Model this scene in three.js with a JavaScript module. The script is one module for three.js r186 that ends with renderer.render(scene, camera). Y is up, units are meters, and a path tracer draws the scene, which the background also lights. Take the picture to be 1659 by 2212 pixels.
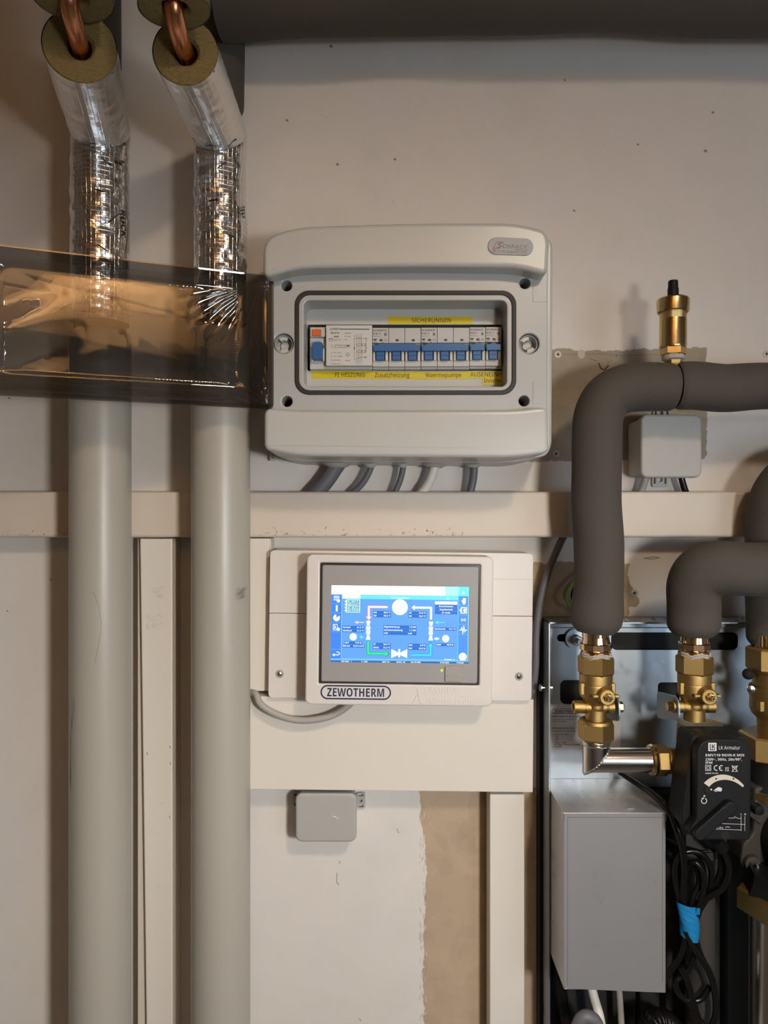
import * as THREE from 'three';
import { RoundedBoxGeometry } from 'three/addons/geometries/RoundedBoxGeometry.js';
import { TextGeometry } from 'three/addons/geometries/TextGeometry.js';
import { FontLoader } from 'three/addons/loaders/FontLoader.js';
import { mergeGeometries, mergeVertices } from 'three/addons/utils/BufferGeometryUtils.js';
import { RectAreaLightUniformsLib } from 'three/addons/lights/RectAreaLightUniformsLib.js';

// ---------------------------------------------------------------- camera, light, exposure
const scene = new THREE.Scene();
scene.background = new THREE.Color(0.02, 0.022, 0.026);
const F = 1600, D = 0.9;                                   // focal length in pixels, distance of the camera from the wall
const camera = new THREE.PerspectiveCamera(2 * Math.atan(1106 / F) * 180 / Math.PI, 1659 / 2212, 0.02, 20);
camera.position.set(0, 0, D);
camera.lookAt(0, 0, 0);
const renderer = new THREE.WebGLRenderer({ antialias: true });
renderer.toneMapping = THREE.LinearToneMapping;
renderer.toneMappingExposure = 1.05;
renderer.shadowMap.enabled = true;
RectAreaLightUniformsLib.init();
const COOL = new THREE.Color(0.66, 0.82, 1.0), WARM = new THREE.Color(1.0, 0.79, 0.57), WHITE = new THREE.Color(1.0, 0.98, 0.955), CREAM = new THREE.Color(1.0, 0.86, 0.69);
const UNSEEN_WINDOW = { x: 0.95, y: -0.1, z: 1.3, w: 0.5, h: 0.55, power: 2.2, glow: 2.2 };       // cool window out of view, placed to tint the shade bluish
const UNSEEN_STRIP = { x: 0.09, y: 0.66, z: 1.235, w: 0.54, h: 0.04, power: 30, glow: 12, aim: [0.09, 0.49, 1.33] };   // unseen warm strip, placed to light the boards mirrored in the lid
const UNSEEN_HEADS = [                                              // unseen twin lamp beside the camera, placed to light the wall: lower head white, upper head warmer
  { x: 0.4, y: -0.03, z: 1.14, r: 0.06, power: 1.84, glow: 34, aim: [-0.18, -0.6, 0], cone: 51, color: WHITE },
  { x: 0.4, y: 0.64, z: 1.14, r: 0.06, power: 1.2, glow: 24, aim: [-0.2, -0.68, 0], cone: 46, color: CREAM },
];
const unseenWindowLight = new THREE.RectAreaLight(COOL, UNSEEN_WINDOW.power, UNSEEN_WINDOW.w, UNSEEN_WINDOW.h);
unseenWindowLight.position.set(UNSEEN_WINDOW.x, UNSEEN_WINDOW.y, UNSEEN_WINDOW.z - 0.02);
unseenWindowLight.lookAt(UNSEEN_WINDOW.x, UNSEEN_WINDOW.y, 0);
scene.add(unseenWindowLight);

// ---------------------------------------------------------------- helpers
let seed = 7;
const rnd = () => { seed = (seed * 1664525 + 1013904223) >>> 0; return seed / 4294967296; };
const V = (x, y, z) => new THREE.Vector3(x, y, z);
const S = (z) => (D - z) / F;                              // metres per photograph pixel at the height z above the wall
const X = (p, z = 0) => (p - 829.5) * S(z), Y = (p, z = 0) => (1106 - p) * S(z);
const P = (x, y, z = 0) => V(X(x, z), Y(y, z), z);
const lin = (r, g, b) => new THREE.Color().setRGB(r, g, b);
const used = new Map();
const numbered = (n) => { const k = used.get(n) ?? 0; used.set(n, k + 1); return k ? n + '_' + String(k).padStart(3, '0') : n; };
function thing(name, label, category, base = V(0, 0, 0), group) {
  const o = new THREE.Group();
  o.name = numbered(name); o.position.copy(base); scene.add(o);
  o.userData = { label, category };
  if (group) o.userData.group = group;
  return o;
}
const rootOf = (o) => { while (o.parent && o.parent !== scene) o = o.parent; return o; };
function metric(g) {                                       // uv in metres from the dominant direction of each face
  if (g.index) g = g.toNonIndexed();
  const p = g.attributes.position, uv = new Float32Array(p.count * 2), a = V(), b = V(), c = V(), n = V();
  for (let i = 0; i < p.count; i += 3) {
    a.fromBufferAttribute(p, i); b.fromBufferAttribute(p, i + 1); c.fromBufferAttribute(p, i + 2);
    n.crossVectors(b.clone().sub(a), c.clone().sub(a));
    const ax = Math.abs(n.x), ay = Math.abs(n.y), az = Math.abs(n.z);
    [a, b, c].forEach((v, k) => {
      const [s, t] = az >= ax && az >= ay ? [v.x, v.y] : ax >= ay ? [v.z, v.y] : [v.x, v.z];
      uv[(i + k) * 2] = s; uv[(i + k) * 2 + 1] = t;
    });
  }
  g.setAttribute('uv', new THREE.BufferAttribute(uv, 2));
  return g;
}
// a part of a thing; geometry is given in room coordinates and moved to the thing's base
function part(parent, name, g, m, opt = {}) {
  if (Array.isArray(g)) g = join(g);
  if (!opt.uv && !opt.keep) g = metric(g);
  const r = rootOf(parent);
  g.translate(-r.position.x, -r.position.y, -r.position.z);
  const o = new THREE.Mesh(g, m);
  o.name = name; o.castShadow = o.receiveShadow = true;
  if (opt.label) o.userData.label = opt.label;
  if (opt.kind) o.userData.kind = opt.kind;
  parent.add(o);
  return o;
}
const clean = (g) => { const h = g.index ? g.toNonIndexed() : g; for (const k of Object.keys(h.attributes)) if (!['position', 'normal', 'uv'].includes(k)) h.deleteAttribute(k); if (!h.attributes.uv) h.setAttribute('uv', new THREE.BufferAttribute(new Float32Array(h.attributes.position.count * 2), 2)); h.clearGroups(); return h; };
const join = (list) => mergeGeometries(list.map(clean));
function single(name, label, category, g, m, opt = {}) {   // a thing that is one mesh
  if (Array.isArray(g)) g = join(g);
  if (!opt.keep) g = metric(g);
  const o = new THREE.Mesh(g, m);
  o.name = numbered(name); o.castShadow = o.receiveShadow = true;
  o.userData = { label, category };
  if (opt.group) o.userData.group = opt.group;
  if (opt.kind) o.userData.kind = opt.kind;
  scene.add(o);
  return o;
}
function structure(name, label, category, g, m, opt = {}) { const o = single(name, label, category, g, m, opt); o.name = name; o.userData.kind = 'structure'; return o; }
const box = (x0, x1, y0, y1, z0, z1, r = 0.001, seg = 2) => {
  const w = Math.abs(x1 - x0), h = Math.abs(y1 - y0), d = Math.abs(z1 - z0);
  const g = r > 0 ? new RoundedBoxGeometry(w, h, d, seg, Math.min(r, w / 2.01, h / 2.01, d / 2.01)) : new THREE.BoxGeometry(w, h, d);
  return g.translate((x0 + x1) / 2, (y0 + y1) / 2, (z0 + z1) / 2);
};
// a box whose front face is measured in photograph pixels at depth zf
const pbox = (x0, y0, x1, y1, zb, zf, r, seg) => box(X(x0, zf), X(x1, zf), Y(y1, zf), Y(y0, zf), zb, zf, r, seg);
const shapeOf = (pts) => { const s = new THREE.Shape(); pts.forEach(([x, y], i) => (i ? s.lineTo(x, y) : s.moveTo(x, y))); s.closePath(); return s; };
function rrect(x0, y0, x1, y1, r, n = 6) {                 // outline of a rounded rectangle
  const out = [], c = [[x1 - r, y1 - r, 0], [x0 + r, y1 - r, 1], [x0 + r, y0 + r, 2], [x1 - r, y0 + r, 3]];
  for (const [cx, cy, q] of c) for (let i = 0; i <= n; i++) { const a = (q + i / n) * Math.PI / 2; out.push([cx + r * Math.cos(a), cy + r * Math.sin(a)]); }
  return out;
}
const prr = (x0, y0, x1, y1, r, z, n) => rrect(X(x0, z), Y(y1, z), X(x1, z), Y(y0, z), r * S(z), n);
const circ = (cx, cy, r, n = 28) => Array.from({ length: n }, (_, i) => [cx + r * Math.cos(i / n * 2 * Math.PI), cy + r * Math.sin(i / n * 2 * Math.PI)]);
function roundPoly(pts, r, n = 5) {                        // rounds the corners of a polygon; r may be a list
  const out = [];
  pts.forEach((p, i) => {
    const a = pts[(i + pts.length - 1) % pts.length], b = pts[(i + 1) % pts.length], rr = Array.isArray(r) ? r[i] : r;
    const u = [a[0] - p[0], a[1] - p[1]], v = [b[0] - p[0], b[1] - p[1]], lu = Math.hypot(...u), lv = Math.hypot(...v), d = Math.min(rr, lu / 2.05, lv / 2.05);
    for (let k = 0; k <= n; k++) {
      const t = k / n, s = 1 - t, A = [p[0] + u[0] / lu * d, p[1] + u[1] / lu * d], B = [p[0] + v[0] / lv * d, p[1] + v[1] / lv * d];
      out.push([s * s * A[0] + 2 * s * t * p[0] + t * t * B[0], s * s * A[1] + 2 * s * t * p[1] + t * t * B[1]]);
    }
  });
  return out;
}
function ext(pts, z0, z1, bevel = 0, holes = [], bs = 2) {  // prism between z0 and z1 with rounded front edges kept inside the outline
  const s = shapeOf(pts);
  holes.forEach((h) => s.holes.push(new THREE.Path(h.map(([x, y]) => new THREE.Vector2(x, y)))));
  const g = new THREE.ExtrudeGeometry(s, { depth: z1 - z0 - 2 * bevel, bevelEnabled: bevel > 0, bevelThickness: bevel, bevelSize: bevel, bevelOffset: -bevel, bevelSegments: bs, curveSegments: 8, steps: 1 });
  return g.translate(0, 0, z0 + bevel);
}
const cyl = (a, b, r0, r1 = r0, seg = 32) => {             // cylinder from point a to point b
  const d = b.clone().sub(a), g = new THREE.CylinderGeometry(r1, r0, d.length(), seg);
  g.applyQuaternion(new THREE.Quaternion().setFromUnitVectors(V(0, 1, 0), d.clone().normalize()));
  const m = a.clone().add(b).multiplyScalar(0.5);
  return g.translate(m.x, m.y, m.z);
};
const flat = (g) => { g = g.index ? g.toNonIndexed() : g; g.computeVertexNormals(); return g; };
function lathe(prof, at, axis = V(0, 1, 0), seg = 40, isFlat = false, turn = 0) {   // prof: [radius, distance along the axis]
  let g = new THREE.LatheGeometry(prof.map(([r, y]) => new THREE.Vector2(Math.max(r, 1e-5), y)), seg);
  if (isFlat) g = flat(g); else g = crease(g);
  g.rotateY(turn);
  g.applyQuaternion(new THREE.Quaternion().setFromUnitVectors(V(0, 1, 0), axis.clone().normalize()));
  return g.translate(at.x, at.y, at.z);
}
function crease(g, angle = 0.6) {                          // smooth round the axis, sharp along the profile
  g = g.toNonIndexed();
  const p = g.attributes.position, fn = [], map = new Map(), k = (i) => [p.getX(i), p.getY(i), p.getZ(i)].map((x) => Math.round(x * 1e6)).join();
  const a = V(), b = V(), c = V();
  for (let i = 0; i < p.count; i += 3) {
    a.fromBufferAttribute(p, i); b.fromBufferAttribute(p, i + 1); c.fromBufferAttribute(p, i + 2);
    const n = b.clone().sub(a).cross(c.clone().sub(a)); fn.push(n);
    for (let j = 0; j < 3; j++) { const q = k(i + j); if (!map.has(q)) map.set(q, []); map.get(q).push(n); }
  }
  const out = new Float32Array(p.count * 3), cos = Math.cos(angle);
  for (let i = 0; i < p.count; i++) {
    const me = fn[Math.floor(i / 3)], u = me.clone().normalize(), s = V();
    for (const n of map.get(k(i))) if (n.lengthSq() > 0 && n.clone().normalize().dot(u) > cos) s.add(n);
    s.normalize(); s.toArray(out, i * 3);
  }
  g.setAttribute('normal', new THREE.BufferAttribute(out, 3));
  return g;
}
// tube along points with a radius that may change; ends closed
function sweep(pts, radius, { n = 80, seg = 28, squash = 1, tension = 0.5, caps = true, type = 'centripetal' } = {}) {
  const curve = new THREE.CatmullRomCurve3(pts, false, type, tension), len = curve.getLength(), fr = curve.computeFrenetFrames(n, false);
  const R = typeof radius === 'function' ? radius : () => radius, pos = [], uv = [], idx = [];
  let N = fr.normals[0].clone();
  for (let i = 0; i <= n; i++) {
    const t = i / n, c = curve.getPointAt(t), T = curve.getTangentAt(t);
    N = N.sub(T.clone().multiplyScalar(N.dot(T))).normalize();
    const B = T.clone().cross(N);
    for (let j = 0; j <= seg; j++) {
      const a = j / seg * 2 * Math.PI, r = R(t, a, t * len, len);
      pos.push(c.x + r * (Math.cos(a) * N.x + Math.sin(a) * B.x), c.y + r * (Math.cos(a) * N.y + Math.sin(a) * B.y), c.z + r * (Math.cos(a) * N.z + Math.sin(a) * B.z));
      uv.push(j / seg * 2 * Math.PI * R(0.5, 0, len / 2, len), t * len);
    }
  }
  const w = seg + 1;
  for (let i = 0; i < n; i++) for (let j = 0; j < seg; j++) { const a = i * w + j; idx.push(a, a + 1, a + w, a + 1, a + w + 1, a + w); }
  const g = new THREE.BufferGeometry();
  g.setAttribute('position', new THREE.Float32BufferAttribute(pos, 3));
  g.setAttribute('uv', new THREE.Float32BufferAttribute(uv, 2));
  g.setIndex(idx);
  g.computeVertexNormals();
  const nm = g.attributes.normal;
  for (let i = 0; i <= n; i++) {
    const a = i * w, b = a + seg, s = V().fromBufferAttribute(nm, a).add(V().fromBufferAttribute(nm, b)).normalize();
    nm.setXYZ(a, s.x, s.y, s.z); nm.setXYZ(b, s.x, s.y, s.z);
  }
  if (!caps) return g;
  const list = [g.toNonIndexed()];
  for (const e of [0, n]) {
    const c = curve.getPointAt(e / n), T = curve.getTangentAt(e / n).multiplyScalar(e ? 1 : -1), cp = [], cn = [], cu = [];
    for (let j = 0; j < seg; j++) {
      const o = (e * w + j) * 3, q = (e * w + j + 1) * 3, A = pos.slice(o, o + 3), B = pos.slice(q, q + 3);
      const tri = e ? [c.toArray(), A, B] : [c.toArray(), B, A];
      tri.forEach((v) => { cp.push(...v); cn.push(T.x, T.y, T.z); cu.push(v[0], v[1] + v[2]); });
    }
    const k = new THREE.BufferGeometry();
    k.setAttribute('position', new THREE.Float32BufferAttribute(cp, 3)); k.setAttribute('normal', new THREE.Float32BufferAttribute(cn, 3)); k.setAttribute('uv', new THREE.Float32BufferAttribute(cu, 2));
    list.push(k);
  }
  return mergeGeometries(list);
}
const cable = (pts, r, n = 50) => sweep(pts, r, { n, seg: 14 });

// ---------------------------------------------------------------- textures and materials
function hash(x, y, s) { let h = Math.imul(x | 0, 374761393) ^ Math.imul(y | 0, 668265263) ^ Math.imul(s, 982451653); h = Math.imul(h ^ (h >>> 13), 1274126177); return ((h ^ (h >>> 16)) >>> 0) / 4294967296; }
function vnoise(x, y, p, s) {
  const x0 = Math.floor(x), y0 = Math.floor(y), u = x - x0, v = y - y0, a = u * u * (3 - 2 * u), b = v * v * (3 - 2 * v), m = (k) => ((k % p) + p) % p;
  const h = (i, j) => hash(m(x0 + i), m(y0 + j), s);
  return (h(0, 0) * (1 - a) + h(1, 0) * a) * (1 - b) + (h(0, 1) * (1 - a) + h(1, 1) * a) * b;
}
function field(n, f) { const d = new Float32Array(n * n); for (let y = 0; y < n; y++) for (let x = 0; x < n; x++) d[y * n + x] = f(x / n, y / n); return d; }
const fbm = (u, v, p, oct, s) => { let a = 0.5, t = 0, w = 0; for (let o = 0; o < oct; o++) { t += a * vnoise(u * p, v * p, p, s + o); w += a; a *= 0.55; p *= 2; } return t / w; };
function grey(n, f, lo = 0, hi = 1) {
  const d = field(n, f), a = new Uint8Array(n * n * 4);
  for (let i = 0; i < n * n; i++) { const v = Math.round(255 * Math.min(1, Math.max(0, lo + (hi - lo) * d[i]))); a[i * 4] = a[i * 4 + 1] = a[i * 4 + 2] = v; a[i * 4 + 3] = 255; }
  const t = new THREE.DataTexture(a, n, n);
  t.wrapS = t.wrapT = THREE.RepeatWrapping; t.magFilter = THREE.LinearFilter; t.minFilter = THREE.LinearMipmapLinearFilter; t.generateMipmaps = true; t.needsUpdate = true;
  return t;
}
const rep = (t, metres, my = metres) => { const c = t.clone(); c.repeat.set(1 / metres, 1 / my); c.needsUpdate = true; return c; };
const T_soft = grey(256, (u, v) => fbm(u, v, 8, 5, 11));
const T_fine = grey(256, (u, v) => fbm(u, v, 48, 3, 31));
const T_speck = grey(512, (u, v) => { const f = fbm(u, v, 64, 3, 77); return f; });
const T_streak = grey(256, (u, v) => 0.6 * vnoise(u * 8, v * 128, 128, 5) + 0.4 * fbm(u, v, 16, 3, 9));
const T_spangle = grey(512, (u, v) => {                    // zinc flowers
  let best = 9, val = 0; const n = 26, x = u * n, y = v * n, xi = Math.floor(x), yi = Math.floor(y);
  for (let j = -1; j <= 1; j++) for (let i = -1; i <= 1; i++) {
    const cx = (xi + i + n) % n, cy = (yi + j + n) % n, px = xi + i + hash(cx, cy, 1), py = yi + j + hash(cx, cy, 2), d = (px - x) ** 2 + (py - y) ** 2;
    if (d < best) { best = d; val = hash(cx, cy, 3); }
  }
  return 0.55 * val + 0.45 * fbm(u, v, 16, 4, 3);
});
const T_foilGrid = grey(1024, (u, v) => {                  // 0.16 m of scrim-reinforced foil: threads every 5 mm and crumpled cells
  const n = 32, x = u * n, y = v * n, fx = x - Math.floor(x), fy = y - Math.floor(y), cx = Math.floor(x), cy = Math.floor(y);
  const thread = Math.max(Math.exp(-(((Math.min(fx, 1 - fx)) / 0.055) ** 2)), Math.exp(-(((Math.min(fy, 1 - fy)) / 0.055) ** 2)));
  const tilt = (hash(cx, cy, 41) - 0.5) * (fx - 0.5) + (hash(cx, cy, 42) - 0.5) * (fy - 0.5);
  const crease = Math.abs(vnoise(u * 40, v * 40, 40, 45) - 0.5) * 1.1;
  return 0.32 + 0.36 * thread + 0.3 * tilt + 0.22 * crease + 0.2 * fbm(u, v, 6, 3, 48);
});
const T_foilSoft = grey(512, (u, v) => 0.45 * Math.abs(vnoise(u * 14, v * 5, 70, 51) - 0.5) + 0.5 * fbm(u, v, 6, 4, 52) + 0.1 * Math.max(Math.exp(-((((v * 16) % 1) / 0.05) ** 2)), 0));
const T_wool = grey(512, (u, v) => 0.6 * vnoise(u * 20, v * 160, 160, 61) + 0.4 * fbm(u, v, 40, 3, 63));
const T_film = grey(512, (u, v) => 0.6 * fbm(u, v, 4, 3, 71) + 0.4 * Math.abs(vnoise(u * 20, v * 6, 60, 73) - 0.5));

const std = (o) => new THREE.MeshStandardMaterial(o), phy = (o) => new THREE.MeshPhysicalMaterial(o);
const M = {
  enclosure: phy({ color: lin(0.5, 0.495, 0.465), roughness: 0.3, bumpMap: rep(T_fine, 0.03), bumpScale: 0.00002 }),
  frontFrame: phy({ color: lin(0.43, 0.435, 0.42), roughness: 0.34, bumpMap: rep(T_fine, 0.03), bumpScale: 0.00002 }),
  enclosureInner: phy({ color: lin(0.47, 0.475, 0.455), roughness: 0.4 }),
  whitePlastic: phy({ color: lin(0.74, 0.69, 0.62), roughness: 0.48, bumpMap: rep(T_fine, 0.02), bumpScale: 0.00002 }),
  whitePaintMetal: phy({ color: lin(0.74, 0.68, 0.6), roughness: 0.5, bumpMap: rep(T_fine, 0.04), bumpScale: 0.00003 }),
  bezel: phy({ color: lin(0.73, 0.68, 0.63), roughness: 0.4, bumpMap: rep(T_fine, 0.01), bumpScale: 0.00003 }),
  duct: phy({ color: lin(0.66, 0.58, 0.49), roughness: 0.5, bumpMap: rep(T_soft, 0.2), bumpScale: 0.0004 }),
  pvc: phy({ color: lin(0.42, 0.395, 0.34), roughness: 0.36, bumpMap: rep(T_streak, 0.4, 0.05), bumpScale: 0.00004 }),
  junction: phy({ color: lin(0.42, 0.41, 0.38), roughness: 0.5, bumpMap: rep(T_fine, 0.02), bumpScale: 0.00004 }),
  foam: phy({ color: lin(0.076, 0.065, 0.053), roughness: 0.85, bumpMap: rep(T_speck, 0.05), bumpScale: 0.0004, sheen: 0.2, sheenColor: lin(0.3, 0.28, 0.25), sheenRoughness: 0.6 }),
  gasket: std({ color: lin(0.018, 0.015, 0.014), roughness: 0.55 }),
  blackPlastic: phy({ color: lin(0.009, 0.0085, 0.009), roughness: 0.5, specularIntensity: 0.45, bumpMap: rep(T_fine, 0.012), bumpScale: 0.00008 }),
  blackMatt: std({ color: lin(0.006, 0.0055, 0.0055), roughness: 0.8 }),
  blackCable: phy({ color: lin(0.006, 0.0052, 0.005), roughness: 0.26 }),
  greyCable: phy({ color: lin(0.14, 0.135, 0.15), roughness: 0.5 }),
  lightCable: phy({ color: lin(0.4, 0.37, 0.34), roughness: 0.5 }),
  whiteCable: phy({ color: lin(0.72, 0.68, 0.6), roughness: 0.45 }),
  greenWire: phy({ color: lin(0.22, 0.4, 0.05), roughness: 0.45 }),
  foil: phy({ color: lin(0.86, 0.85, 0.84), metalness: 1, roughness: 0.17, bumpMap: rep(T_foilGrid, 0.16), bumpScale: 0.0006 }),
  foilSoft: phy({ color: lin(0.84, 0.83, 0.82), metalness: 1, roughness: 0.3, bumpMap: rep(T_foilGrid, 0.16), bumpScale: 0.0004 }),
  wool: std({ color: lin(0.23, 0.165, 0.06), roughness: 1, bumpMap: rep(T_wool, 0.05), bumpScale: 0.0012 }),
  copper: std({ color: lin(0.8, 0.34, 0.17), metalness: 1, roughness: 0.24, bumpMap: rep(T_soft, 0.06), bumpScale: 0.0002 }),
  brass: std({ color: lin(0.66, 0.47, 0.21), metalness: 1, roughness: 0.22, bumpMap: rep(T_streak, 0.02, 0.02), bumpScale: 0.00002 }),
  castBrass: std({ color: lin(0.47, 0.315, 0.115), metalness: 1, roughness: 0.46, bumpMap: rep(T_fine, 0.012), bumpScale: 0.00012 }),
  bronze: std({ color: lin(0.85, 0.58, 0.34), metalness: 1, roughness: 0.12 }),
  steel: std({ color: lin(0.66, 0.62, 0.57), metalness: 1, roughness: 0.2, bumpMap: rep(T_streak, 0.05), bumpScale: 0.00002 }),
  zinc: std({ color: lin(0.39, 0.43, 0.46), metalness: 0.85, roughness: 0.42, roughnessMap: rep(grey(512, (u, v) => fbm(u, v, 12, 4, 91), 0.65, 1.35), 0.1), bumpMap: rep(T_spangle, 0.05), bumpScale: 0.00002 }),
  sheet: std({ color: lin(0.52, 0.515, 0.515), metalness: 0.6, roughness: 0.3, roughnessMap: rep(grey(256, (u, v) => fbm(u, v, 5, 3, 131), 0.8, 1.25), 0.16), bumpMap: rep(T_fine, 0.02), bumpScale: 0.00003 }),
  screwZinc: std({ color: lin(0.62, 0.62, 0.6), metalness: 1, roughness: 0.28 }),
  hemp: std({ color: lin(0.6, 0.55, 0.5), roughness: 0.9, bumpMap: rep(T_wool, 0.02), bumpScale: 0.0006 }),
  blueToggle: phy({ color: lin(0.012, 0.11, 0.3), roughness: 0.35 }),
  orangeButton: phy({ color: lin(0.66, 0.12, 0.02), roughness: 0.4 }),
  breaker: phy({ color: lin(0.5, 0.49, 0.47), roughness: 0.42 }),
  breakerLight: phy({ color: lin(0.6, 0.58, 0.55), roughness: 0.42 }),
  redFlag: std({ color: lin(0.07, 0.008, 0.01), roughness: 0.4 }),
  displayGrey: phy({ color: lin(0.34, 0.325, 0.315), roughness: 0.42, bumpMap: rep(T_fine, 0.006), bumpScale: 0.00003 }),
  displayRim: phy({ color: lin(0.035, 0.028, 0.025), roughness: 0.3, clearcoat: 0.5, clearcoatRoughness: 0.2 }),
  usb: phy({ color: lin(0.36, 0.335, 0.3), roughness: 0.5 }),
  tapeBlue: phy({ color: lin(0.01, 0.2, 0.46), roughness: 0.38 }),
  flake: std({ color: lin(0.5, 0.45, 0.42), roughness: 0.9 }),
  post: std({ color: lin(0.085, 0.115, 0.14), metalness: 0.3, roughness: 0.5 }),
  pumpCast: std({ color: lin(0.06, 0.052, 0.045), metalness: 0.3, roughness: 0.6, bumpMap: rep(T_fine, 0.02), bumpScale: 0.0003 }),
  epp: std({ color: lin(0.02, 0.0185, 0.0175), roughness: 0.85, bumpMap: rep(T_speck, 0.06), bumpScale: 0.0004 }),
  lid: phy({ color: lin(0.315, 0.315, 0.315), transmission: 1, thickness: 0, roughness: 0.02, ior: 1.7, side: THREE.DoubleSide }),
  film: phy({ color: lin(0.95, 0.95, 0.95), transmission: 1, thickness: 0, roughness: 0.02, ior: 1.8, side: THREE.DoubleSide, bumpMap: rep(T_film, 0.2), bumpScale: 0.0006 }),
};
function canvasOf(w, h, draw) {
  const c = document.createElement('canvas'); c.width = w; c.height = h;
  const x = c.getContext('2d'); draw(x, w, h);
  const t = new THREE.CanvasTexture(c); t.colorSpace = THREE.SRGBColorSpace; t.magFilter = THREE.LinearFilter; t.anisotropy = 8;
  return t;
}
// flat print: a thin sheet of ink on a face, centre c, size w x h in metres
function print(parent, name, c, w, h, res, draw, opt = {}) {
  const g = new THREE.PlaneGeometry(w, h);
  if (opt.turn) g.rotateZ(opt.turn);
  g.translate(c.x, c.y, c.z);
  const t = canvasOf(Math.round(w * res), Math.round(h * res), (x, W, H) => { x.scale(res / 1000, res / 1000); draw(x, w * 1000, h * 1000); });   // drawn in millimetres
  const m = phy({ map: t, transparent: !opt.opaque, roughness: opt.rough ?? 0.45, metalness: opt.metal ?? 0 });
  return part(parent, name, g, m, { keep: true, label: opt.label });
}
const text = (x, s, px, py, size, color = '#111', font = 'sans-serif', align = 'left', bold = false, width) => {
  x.save(); x.fillStyle = color; x.textAlign = align; x.textBaseline = 'alphabetic';
  x.translate(px, py); x.scale(0.05, 0.05);                // large glyphs scaled down: sub-millimetre sizes keep their hinting
  x.font = (bold ? 'bold ' : '') + size * 20 + 'px ' + font;
  if (width) { const k = width * 20 / x.measureText(s).width; x.scale(k, 1); }
  x.fillText(s, 0, 0); x.restore();
};
const ln = (x, color, w, ...p) => { x.strokeStyle = color; x.lineWidth = w; x.beginPath(); for (let i = 0; i < p.length; i += 2) (i ? x.lineTo(p[i], p[i + 1]) : x.moveTo(p[i], p[i + 1])); x.stroke(); };
const fontBold = await new FontLoader().loadAsync('fonts/droid/droid_sans_bold.typeface.json');
const fontReg = await new FontLoader().loadAsync('fonts/droid/droid_sans_regular.typeface.json');

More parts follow.
